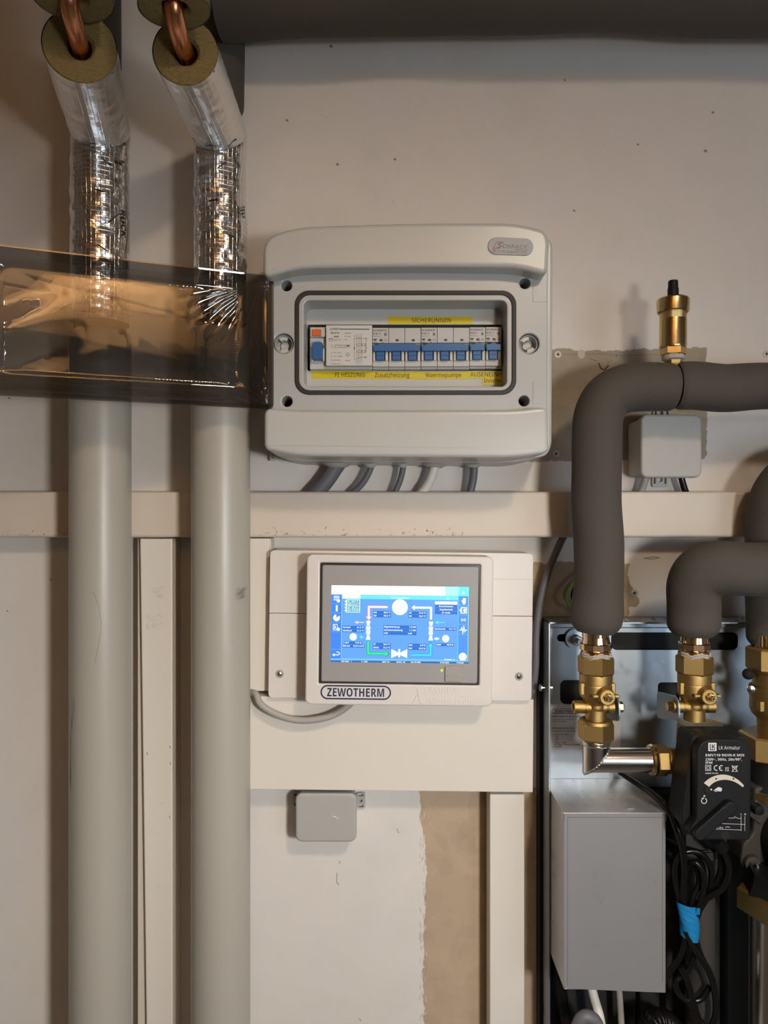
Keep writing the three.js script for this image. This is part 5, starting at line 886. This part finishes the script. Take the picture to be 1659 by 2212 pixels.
  // bracket lug and hexagon bolt
  if (lower.bracket) {
    const k = lower.bracket, bx = c.x + k * 40 * s, sh = ext(roundPoly([[-0.02, -0.02], [0.012, -0.012], [0.012, 0.006], [0.004, 0.012], [-0.05, 0.004], [-0.05, -0.026]].map(([a, b]) => [a, b]), 0.006), 0, 0.002, 0.0003).rotateY(-Math.PI / 2).translate(bx + (k > 0 ? 0.003 : 0), y(1527), z);
    part(t, 'bracket', sh, M.zinc);
    part(t, 'bracket_bolt', lathe([[0.0001, 0.0095], [10 * s, 0.0095], [11.5 * s, 0.0085], [11.5 * s, 0.002], [0.0001, 0.002]].map(([r, d]) => [r, d]), V(bx, y(1527), z), V(k, 0, 0), 6, true, 0.3), M.brass);
  }
  if (lower.union) {
    part(t, 'union_ring', lathe(pr([[23, 1560], [30, 1553], [34, 1554], [36, 1560]]), c, V(0, 1, 0), 48), M.castBrass);
    hexNut(t, 'union_nut', c, y(1597), y(1558), 38 * s, M.castBrass, 0.12);
  }
  return { t, c, s, y, pr, z };
}
{
  const v = ballValve('brass ball valve with steel bracket in front of the type plate', 1287, 0.1, 0, { bracket: 1, union: true });
  const { c, s, y, pr, z } = v;
  // mitred stainless elbow
  const t = thing('steel_elbow', 'stainless steel mitred elbow pipe below the first ball valve', 'pipe', V(c.x, y(1665), z));
  part(t, 'threaded_collar', lathe(pr([[0.1, 1596], [30.5, 1596], [31.5, 1598], [29.5, 1600], [31, 1602], [29.5, 1604], [30.8, 1606], [28.5, 1609], [0.1, 1609]]), c, V(0, 1, 0), 40), M.steel);
  const cy = V(c.x, y(1642), z), r = 28 * s, dn = V(0, -1, 0), rt = V(1, 0, 0), mit = dn.clone().add(rt).normalize();
  part(t, 'upright_tube', cutCylinder(V(c.x, y(1605), z), dn, r, dn, mit, (1642 - 1605) * s, { rows: 12, seg: 48, wrinkle: 0, ref: V(0, 0, 1) }), M.steel, { uv: true });
  part(t, 'level_tube', cutCylinder(cy, rt, r * 0.92, mit, rt, 126 * s, { rows: 20, seg: 48, wrinkle: 0, ref: V(0, 0, 1) }), M.steel, { uv: true });
  const bead = []; for (let k = -14; k <= 14; k++) { const a = k / 14 * 1.35, e = V(-Math.cos(0) * 0, 0, 0); const q = Math.sin(a) * r; bead.push(V(c.x + q, cy.y + q, z + Math.sqrt(Math.max(0, r * r - q * q)) + 0.0002)); }
  part(t, 'weld_bead', sweep(bead, (q, a, d) => 0.0011 + 0.00035 * Math.sin(d * 1900) * Math.cos(a * 2), { n: 90, seg: 10 }), M.screwZinc, { uv: true, label: 'rough weld seam' });
  const u = V(0, cy.y, z);
  part(t, 'union_flange', lathe([[r * 0.9, X(1402, z)], [32 * s, X(1404, z)], [33.5 * s, X(1408, z)], [32 * s, X(1414, z)], [0.0001, X(1414, z)]].map(([a, b]) => [a, b]), u, rt, 40), M.brass);
  hexNut(t, 'union_nut', u, X(1413, z), X(1440, z), 33 * s, M.castBrass, 0.3, rt);
  part(t, 'union_neck', lathe([[0.0001, X(1438, z)], [27 * s, X(1438, z)], [29 * s, X(1445, z)], [26 * s, X(1450, z)], [24 * s, X(1476, z)], [0.0001, X(1476, z)]], u, rt, 40), M.castBrass);
}
ballValve('brass ball valve directly above the black actuator', 1500, 0.108, -1, { bracket: -1, rightPort: 42 });
{
  const z = 0.085, x = 1672, s = S(z), c = V(X(x, z), 0, z), y = (p) => Y(p, z), pr = (l) => l.map(([r, p]) => [r * s, y(p)]);
  const t = thing('ball_valve', 'larger brass valve between the actuator and the farthest foam pipe', 'valve', V(c.x, y(1640), z), 'brass ball valves');
  part(t, 'press_adapter', lathe(pr([[0.1, 1370], [40, 1370], [39, 1395], [36, 1408], [0.1, 1408]]), c, V(0, 1, 0), 48), M.bronze);
  hexNut(t, 'upper_hex', c, y(1447), y(1398), 56 * s, M.castBrass, 0.12);
  part(t, 'lip_ring', lathe(pr([[0.1, 1444], [45, 1444], [46, 1449], [43, 1453], [0.1, 1453]]), c, V(0, 1, 0), 48), M.castBrass);
  part(t, 'body', lathe(pr([[0.1, 1450], [42, 1451], [43, 1478], [49, 1482], [50, 1502], [48, 1506], [49, 1530], [44, 1542], [38, 1548], [34, 1552], [33, 1592], [0.1, 1592]]), c, V(0, 1, 0), 56), M.castBrass);
  part(t, 'flat_pad', box(c.x - 46 * s, c.x - 36 * s, y(1530), y(1508), z + 0.008, z + 0.016, 0.001), M.castBrass);
  hexNut(t, 'union_nut', c, y(1636), y(1584), 70 * s, M.castBrass, 0.05);
  part(t, 'knob', new THREE.SphereGeometry(12 * s, 20, 14).translate(X(1616, z), y(1456), z), M.blackMatt);
  part(t, 'side_screw', lathe([[0.0001, 0.004], [0.004, 0.003], [0.0045, 0], [0.0001, 0]], V(X(1618, z), y(1486), z + 0.004), V(-0.4, 0, 1), 14), M.screwZinc);
}
{ // mixing actuator
  const z0 = 0.118, zf = 0.168, s = S(zf), t = thing('valve_actuator', 'black mixing valve actuator with white print and hand lever', 'actuator', P(1564, 1815, z0));
  const px = (l, z) => l.map(([x, y]) => [X(x, z), Y(y, z)]);
  part(t, 'housing', ext(roundPoly(px([[1508, 1600], [1626, 1600], [1623, 1817], [1500, 1815], [1484, 1790], [1500, 1660]], zf).reverse(), [0.003, 0.003, 0.003, 0.003, 0.01, 0.01].reverse()), z0, zf - 0.014, 0.001), M.blackPlastic);
  const cover = part(t, 'front_cover', ext(roundPoly(px([[1506, 1597], [1623, 1597], [1621, 1816], [1502, 1814], [1487, 1795], [1505, 1770]], zf).reverse(), [0.002, 0.006, 0.004, 0.004, 0.016, 0.016]), zf - 0.016, zf, 0.0014, [], 3), M.blackPlastic);
  for (const x of [1510, 1568]) part(t, 'top_slot', box(X(x, zf), X(x + 24, zf), Y(1600, zf), Y(1600, zf) + 0.0004, z0 + 0.018, z0 + 0.026, 0.0001), M.blackMatt);
  const pc = P(1564, 1707, zf + 0.0002);
  print(cover, 'print', V(pc.x, pc.y, zf + 0.00015), 116 * s, 216 * s, 11000, (x, W, H) => {
    const q = (a) => a * W / 116, K = '#d6d2d4', tx = (st, a, b, h, w, bold) => text(x, st, q(a), q(b), q(h), K, 'sans-serif', 'left', bold, w && q(w));
    x.translate(0, -q(4));
    x.fillStyle = K; x.beginPath(); x.roundRect(q(24), q(9.5), q(18), q(18), q(1.5)); x.fill(); text(x, 'K', q(30.5), q(22.5), q(13), '#141214', 'sans-serif', 'left', true, q(9)); ln(x, '#141214', q(1.8), q(28.3), q(12), q(28.3), q(24.6), q(38.5), q(24.6));
    tx('LK Armatur', 46, 24, 10.5, 47); tx('EMV110 9GV0-K MIX', 17.5, 39, 7.6, 85, true); tx('230V~, 50Hz, 20s/90\u00b0,', 17.5, 48, 7.6, 80, true); tx('IP44', 17.5, 55, 7.4, 16, true);
    x.strokeStyle = K; x.lineWidth = q(1.2); x.strokeRect(q(18.2), q(58), q(11.4), q(11.4)); x.strokeRect(q(21), q(61), q(5.8), q(5.8));
    x.lineWidth = q(1.9); x.beginPath(); x.arc(q(42), q(64), q(5.2), 1.2, 5.1); x.stroke(); x.beginPath(); x.arc(q(53), q(64), q(5.2), 1.2, 5.1); x.stroke(); ln(x, K, q(1.6), q(48), q(64), q(52.6), q(64));
    tx('UK', 60, 66, 5.4, 9, true); tx('CA', 60, 71, 5.4, 9, true);
    x.lineWidth = q(1); x.strokeRect(q(77), q(62.5), q(8), q(9)); x.strokeRect(q(76), q(60), q(10), q(2.5)); ln(x, K, q(1.1), q(74.5), q(58.5), q(88), q(72)); ln(x, K, q(1.1), q(88), q(58.5), q(74.5), q(72));
    tx('MADE IN EU', 17.5, 77, 4.4, 28, true);
    // dial band from wide blue end to narrow end
    x.fillStyle = '#cfc5b4'; x.beginPath(); x.moveTo(q(14.6), q(96.5)); x.quadraticCurveTo(q(30), q(79.5), q(55), q(78)); x.quadraticCurveTo(q(82), q(79), q(101), q(101.5)); x.lineTo(q(100), q(105)); x.lineTo(q(97.5), q(105)); x.quadraticCurveTo(q(80), q(89), q(57), q(89.5)); x.quadraticCurveTo(q(36), q(91.5), q(26), q(105)); x.closePath(); x.fill();
    x.fillStyle = '#1a1715'; for (const a of [41, 78.5]) { x.beginPath(); x.arc(q(a), q(87.5), q(2), 0, 7); x.fill(); }
    x.fillStyle = K; for (const [a, b] of [[30.5, 110.5], [15.5, 124.6]]) { x.beginPath(); x.arc(q(a), q(b), q(2), 0, 7); x.fill(); }
    x.beginPath(); for (const [a, b] of [[35.5, 113], [41, 108], [46, 105], [53, 107], [54, 110], [52, 115], [47.5, 114.5], [44, 114], [40, 116], [39, 114.6], [43, 112], [41, 111.6], [37, 114.5]]) x.lineTo(q(a), q(b)); x.fill();
    x.strokeStyle = K; x.lineWidth = q(1.7); x.beginPath(); x.arc(q(15), q(135), q(5.7), -1.2, 3.7); x.stroke(); x.beginPath(); x.moveTo(q(9), q(129)); x.lineTo(q(15), q(127.6)); x.lineTo(q(13), q(132.5)); x.fill();
    // wiring
    tx('L', 93.5, 166, 5.4, 3.4, true); tx('N', 101.5, 166, 5.4, 4.4, true); const w = q(0.9); ln(x, K, w, q(95), q(168), q(95), q(200)); ln(x, K, w, q(103), q(168), q(103), q(200));
    ln(x, K, w, q(57), q(172), q(81), q(172), q(81), q(171)); ln(x, K, w, q(80), q(168.5), q(88), q(173), q(95), q(173)); ln(x, K, w, q(38), q(183.5), q(104), q(186)); tx('(N)', 44, 182, 5, 7.6, true); ln(x, K, w, q(26), q(195.5), q(95), q(198)); tx('Brown (L)', 24, 194.5, 5.2, 32, true);
    for (const [a, b] of [[66, 170], [66, 194]]) { x.lineWidth = q(1.1); x.beginPath(); x.arc(q(a), q(b + 4), q(7), -2.3, -0.85); x.stroke(); }
  }, { rough: 0.5 });
  const lever = (pts, z1, z2, b) => ext(pts, z1, z2, b, [], 3), pv = [X(1571, zf), Y(1739, zf)], en = [X(1506, zf), Y(1796, zf)];
  const ang = Math.atan2(en[1] - pv[1], en[0] - pv[0]), R = 13.6 * s, out = [];
  for (let k = 0; k <= 14; k++) { const a = ang - Math.PI / 2 - k / 14 * Math.PI + Math.PI; out.push([pv[0] - R * Math.cos(ang + Math.PI / 2 + k / 14 * Math.PI) * -1, pv[1] + R * Math.sin(ang + Math.PI / 2 + k / 14 * Math.PI)]); }
  for (let k = 0; k <= 14; k++) { const a = ang - Math.PI / 2 + k / 14 * Math.PI; out.push([en[0] + R * 0.95 * Math.cos(a), en[1] + R * 0.95 * Math.sin(a)]); }
  part(t, 'hand_lever', lever(out, zf + 0.0004, zf + 0.008, 0.0014), M.blackPlastic);
  const ar = P(1570, 1742, zf + 0.0081); part(t, 'lever_arrow', ext([[-0.0008, -0.004], [0.0008, -0.004], [0.0008, 0.001], [0.002, 0.001], [0, 0.004], [-0.002, 0.001], [-0.0008, 0.001]], 0, 0.0004, 0).rotateZ(-0.75).translate(ar.x, ar.y, zf + 0.0077), M.blackMatt);
  const sc = P(1527, 1706, zf); part(t, 'cover_screw', [lathe([[0.0001, 0.0012], [0.0028, 0.0012], [0.0034, 0.0002]], sc, V(0, 0, 1), 20)], M.blackMatt);
  part(t, 'cable_gland', cyl(P(1545, 1812, 0.14), P(1560, 1832, 0.135), 0.007), M.blackPlastic);
  const sc2 = P(1567, 1805, zf); part(t, 'dark_hole_disc', lathe([[0.0001, 0.0001], [0.004, 0.0001], [0.0042, -0.001]], sc2, V(0, 0, 1), 20), M.blackMatt);  // flat black disc, the shade of a hole put into its colour
}
{ // mixing valve body hidden behind the actuator
  const z = 0.085, t = thing('mixing_valve', 'brass mixing valve body half hidden behind the black actuator', 'valve', P(1500, 1760, z));
  const c = V(X(1512, z), 0, z), s = S(z);
  part(t, 'body', lathe([[0.0001, Y(1560, z)], [46 * s, Y(1562, z)], [48 * s, Y(1600, z)], [40 * s, Y(1620, z)], [40 * s, Y(1690, z)], [46 * s, Y(1700, z)], [46 * s, Y(1760, z)], [0.0001, Y(1760, z)]], c, V(0, 1, 0), 40), M.castBrass);
  hexNut(t, 'lower_nut', c, Y(1838, z), Y(1790, z), 52 * s, M.pumpCast, 0.1);
  part(t, 'lower_tube', cyl(V(c.x, Y(1800, z), z), V(c.x, Y(2330, z), z), 30 * s), M.pumpCast);
}
{ // sheet metal box
  const z0 = zp + 0.0005, zf = 0.112, t = thing('metal_box', 'bare sheet steel cover box below the steel elbow', 'box', P(1328, 2140, z0));
  const x0 = X(1218, zf), x1 = X(1438, zf), y1 = Y(1757, zf), y0 = Y(2140, zf);
  part(t, 'front_panel', ext(roundPoly([[x0, y0 + 0.002], [x1, y0 - 0.0025], [x1, y1], [x0, y1]], [0.004, 0.001, 0.001, 0.001]), zf - 0.0012, zf, 0.0005), M.sheet);
  part(t, 'top_panel', [box(x0 - 0.0004, x1 + 0.0004, y1 - 0.0004, y1 + 0.0008, z0, zf + 0.0006, 0.0004)], M.sheet);
  for (const x of [x0 - 0.0004, x1 + 0.0004]) part(t, 'corner_flange', box(x - 0.0005, x + 0.0005, y1 - 0.008, y1, zf - 0.006, zf + 0.0008, 0.0002), M.screwZinc);
  part(t, 'left_panel', box(x0, x0 + 0.001, y0 + 0.002, y1 - 0.0004, z0, zf - 0.001, 0.0003), M.sheet);
  part(t, 'right_panel', box(x1 - 0.001, x1, y0, y1 - 0.0004, z0, zf - 0.001, 0.0003), M.sheet);
  part(t, 'bottom_panel', box(x0 + 0.001, x1 - 0.001, y0, y0 + 0.001, z0, zf - 0.002, 0.0003), M.sheet);
  part(t, 'seam', [box(x0 + 0.0038, x0 + 0.0041, y0 + 0.006, y1 - 0.004, zf - 0.0002, zf + 0.00012, 0), box(x1 - 0.0036, x1 - 0.0033, y0 + 0.01, y1 - 0.004, zf - 0.0002, zf + 0.00012, 0), box(x0 + 0.004, x1 - 0.0036, y1 - 0.0043, y1 - 0.004, zf - 0.0002, zf + 0.00012, 0)], M.pumpCast);
  const sh = []; for (let k = 0; k < 14; k++) sh.push(new THREE.BoxGeometry(0.0008 + rnd() * 0.002, 0.0003, 0.0006).rotateY(rnd() * 3).translate(x0 + 0.015 + rnd() * (x1 - x0 - 0.03), y1 + 0.001, zf - 0.01 - rnd() * 0.06));
  sh.push(new THREE.BoxGeometry(0.0075, 0.0008, 0.0035).rotateY(0.15).translate(X(1360, 0.1), y1 + 0.0013, 0.1));
  part(t, 'metal_chips', sh, M.screwZinc, { kind: 'stuff' });
}
// dark shell, post, pump and lower pipework
single('insulation_shell', 'black foam shell behind the sheet steel box and cables', 'insulation', [box(0.3015, X(1900, 0.03), Y(2900, 0.03), -0.331, 0.004, 0.03, 0.004), box(0.193, 0.3, Y(2900, 0.03), -0.512, 0.004, 0.02, 0.004), box(X(1440, 0.05), X(1558, 0.05), Y(2900, 0.05), Y(1842, 0.05), 0.0285, 0.05, 0.004)], M.epp);
single('steel_post', 'dark blue grey upright steel post beside the cable coil', 'post', pbox(1574, 1822, 1628, 2900, 0.031, 0.06, 0.003), M.post);
{
  const z = 0.1, t = thing('circulation_pump', 'dark cast pump body with silver screws right of the actuator', 'pump', P(1660, 1900, z));
  const px = (l, zz) => l.map(([x, y]) => [X(x, zz), Y(y, zz)]);
  part(t, 'casting', ext(roundPoly(px([[1630, 1700], [1760, 1700], [1760, 1890], [1620, 1890], [1600, 1868], [1606, 1820], [1628, 1800]], z).reverse(), 0.006), 0.05, z, 0.003), M.pumpCast);
  part(t, 'casting_ear', lathe([[0.0001, 0.006], [16 * S(z), 0.005], [18 * S(z), 0], [18 * S(z), -0.02]], P(1622, 1862, z), V(0, 0, 1), 24), M.pumpCast);
  const scw = part(t, 'flange_screw', lathe([[0.0022, 0.006], [0.0024, 0.0105], [0.0042, 0.0108], [0.0046, 0.009], [0.0046, 0.005]], P(1620, 1862, z), V(0, 0, 1), 24), M.screwZinc, { label: 'silver socket screw' });
  part(t, 'flange_screw', lathe([[0.0001, 0.012], [0.005, 0.0115], [0.0056, 0.009], [0.0056, -0.01]], P(1630, 1742, z), V(0, 0, 1), 24), M.blackPlastic);
  part(t, 'bolt_plate', ext(roundPoly(px([[1634, 1726], [1668, 1752], [1646, 1784], [1620, 1764]], z + 0.004).reverse(), 0.003), z - 0.004, z + 0.003, 0.001), M.pumpCast);
  part(t, 'motor_head', lathe([[0.0001, 0.075], [0.03, 0.074], [0.036, 0.068], [0.037, 0]], P(1716, 1812, z), V(0, 0, 1), 48), M.blackMatt);
  part(t, 'neck', lathe([[0.0001, Y(1640, 0.085)], [0.024, Y(1640, 0.085)], [0.024, Y(1690, 0.085)], [0.028, Y(1700, 0.085)], [0.0001, Y(1705, 0.085)]], V(X(1672, 0.085), 0, 0.085), V(0, 1, 0), 32), M.blackMatt);
  part(t, 'bright_ring', lathe([[0.0265, Y(1706, 0.09)], [0.029, Y(1708, 0.09)], [0.029, Y(1722, 0.09)], [0.0265, Y(1724, 0.09)]], V(X(1676, 0.09), 0, 0.09), V(0, 1, 0), 32), M.castBrass);
}
{
  const z = 0.12, s = S(z), c = V(X(1690, z), 0, z), t = thing('flange_pipe', 'shiny steel pipe with broad brass flange nut beside the steel post', 'pipe', V(c.x, Y(2300, z), z));
  hexNut(t, 'flange_nut', c, Y(1972, z), Y(1922, z), 92 * s, M.castBrass, 0.35);
  part(t, 'black_collar', lathe([[0.0001, Y(1880, z)], [68 * s, Y(1882, z)], [72 * s, Y(1905, z)], [82 * s, Y(1926, z)], [0.0001, Y(1926, z)]], c, V(0, 1, 0), 8, true, 0.2), M.blackPlastic);
  part(t, 'tube', cyl(V(c.x, Y(1965, z), z), V(c.x, Y(2900, z), z), 68 * s), M.steel);
}
// black cables
{
  const t = thing('cable_coil', 'coiled black cable bundled with blue tape beside the metal box', 'cable', P(1490, 2000, 0.1));
  const c = (pts, r = 6.2) => part(t, 'cable_loop', cable(pts.map(([x, y, z]) => P(x, y, z)), r * S(0.11), 70), M.blackCable, { uv: true });
  c([[1482, 1980, 0.11], [1462, 1920, 0.114], [1459, 1870, 0.116], [1472, 1845, 0.117], [1498, 1838, 0.118], [1522, 1850, 0.118], [1536, 1880, 0.117], [1532, 1925, 0.114], [1505, 1978, 0.112], [1490, 2020, 0.11]]);
  c([[1545, 1820, 0.132], [1566, 1846, 0.13], [1574, 1880, 0.128], [1560, 1918, 0.125], [1530, 1938, 0.12], [1506, 1955, 0.116], [1494, 1985, 0.112], [1486, 2025, 0.11]], 7);
  c([[1496, 1990, 0.116], [1512, 1950, 0.12], [1520, 1915, 0.122], [1516, 1880, 0.122], [1500, 1862, 0.12], [1484, 1872, 0.112], [1478, 1910, 0.11], [1484, 1980, 0.11]], 6.4);
  c([[1488, 1990, 0.113], [1496, 1940, 0.115], [1510, 1905, 0.115], [1504, 1876, 0.114], [1490, 1866, 0.11], [1476, 1886, 0.106], [1476, 1940, 0.106], [1486, 1990, 0.108]], 6);
  c([[1556, 1836, 0.12], [1556, 1880, 0.118], [1540, 1920, 0.115], [1512, 1965, 0.112], [1500, 2000, 0.11]], 6);
  c([[1484, 2000, 0.115], [1478, 2040, 0.115], [1468, 2068, 0.114], [1448, 2098, 0.112], [1436, 2120, 0.108]], 6.4);
  c([[1482, 2010, 0.118], [1496, 2044, 0.12], [1520, 2078, 0.12], [1536, 2110, 0.12], [1546, 2160, 0.118], [1544, 2200, 0.116], [1530, 2222, 0.114], [1512, 2206, 0.112], [1496, 2160, 0.112], [1484, 2120, 0.113], [1470, 2088, 0.113]], 7);
  c([[1494, 2010, 0.112], [1500, 2050, 0.113], [1490, 2090, 0.112], [1470, 2110, 0.11], [1460, 2120, 0.11], [1466, 2146, 0.11], [1490, 2162, 0.11], [1514, 2158, 0.11], [1534, 2130, 0.11]], 6.2);
  c([[1502, 2020, 0.115], [1512, 2056, 0.116], [1530, 2096, 0.117]], 5.5);
  const tp = sweep([P(1482, 1952, 0.114), P(1486, 1975, 0.114), P(1489, 2000, 0.114), P(1490, 2025, 0.114)], (q, a, d) => (20.5 - 3 * Math.abs(q - 0.4)) * S(0.11) * (1 + 0.06 * Math.sin(a * 3 + q * 5)) + 0.0006 * vnoise(q * 14 + a * 2, a * 3, 999, 88), { n: 60, seg: 48, caps: false });
  const p = tp.attributes.position; for (let i = 0; i < p.count; i++) { const x = p.getX(i), y = p.getY(i); p.setZ(i, 0.114 + (p.getZ(i) - 0.114) * 0.85); p.setY(i, y + (X(1487, 0.114) - x) * 0.35); }
  tp.computeVertexNormals();
  part(t, 'tape_wrap', tp, M.tapeBlue, { uv: true, label: 'bright blue adhesive tape' });
  part(t, 'tape_end', ext(roundPoly([[0, 0], [0.004, 0.001], [0.0045, 0.008], [0.001, 0.0075]], 0.0006), 0, 0.0004, 0).rotateY(-0.5).translate(X(1502, 0.12), Y(1975, 0.12), 0.121), M.tapeBlue);
}
single('cable', 'black cable running from the elbow down past the metal box', 'cable', cable([[1340, 1668, 0.04], [1376, 1692, 0.07], [1412, 1718, 0.095], [1446, 1752, 0.115], [1462, 1790, 0.124], [1474, 1830, 0.124], [1478, 1880, 0.12], [1476, 1940, 0.116], [1484, 2000, 0.112]].map((a) => P(...a)), 7.4 * S(0.11), 70), M.blackCable, { keep: true });
single('cable', 'thin black cable reaching from behind the metal box to the actuator', 'cable', cable([[1400, 1800, 0.06], [1440, 1812, 0.08], [1470, 1828, 0.1], [1500, 1838, 0.105], [1545, 1838, 0.11]].map((a) => P(...a)), 3.6 * S(0.09), 40), M.blackCable, { keep: true });
single('cable', 'black flat hose hanging down left of the metal box', 'hose', cable([[1200, 2064, 0.038], [1204, 2090, 0.038], [1211, 2150, 0.038], [1222, 2220, 0.036], [1228, 2300, 0.036]].map((a) => P(...a)), 15 * S(0.036), 50), M.blackCable, { keep: true });
single('cable', 'white cable showing below the metal box', 'cable', cable([[1270, 2098, 0.05], [1282, 2150, 0.058], [1296, 2200, 0.07], [1304, 2280, 0.07]].map((a) => P(...a)), 10 * S(0.06), 30), M.whiteCable, { keep: true });
single('cable', 'pale grey cable right of the white cable below the metal box', 'cable', cable([[1332, 2090, 0.045], [1338, 2150, 0.048], [1342, 2210, 0.05], [1346, 2280, 0.05]].map((a) => P(...a)), 7 * S(0.05), 30), M.lightCable, { keep: true });
single('hose', 'thick grey hose end curving below the metal box', 'hose', cable([[1236, 2330, 0.09], [1244, 2230, 0.095], [1262, 2196, 0.097], [1284, 2204, 0.097], [1296, 2250, 0.09], [1300, 2330, 0.085]].map((a) => P(...a)), 14 * S(0.09), 60), M.greyCable, { keep: true });
single('corrugated_hose', 'black corrugated hose below the metal box', 'hose', sweep([[1382, 2330, 0.08], [1396, 2250, 0.085], [1418, 2206, 0.085], [1450, 2220, 0.08], [1470, 2330, 0.07]].map((a) => P(...a)), (t, a, d) => (24 + 2.4 * Math.sin(d * 2 * Math.PI / 0.0038)) * S(0.08), { n: 500, seg: 24 }), M.blackCable, { keep: true });
scene.traverse((o) => { if (o.isMesh) { o.castShadow = true; o.receiveShadow = true; } });
renderer.render(scene, camera);
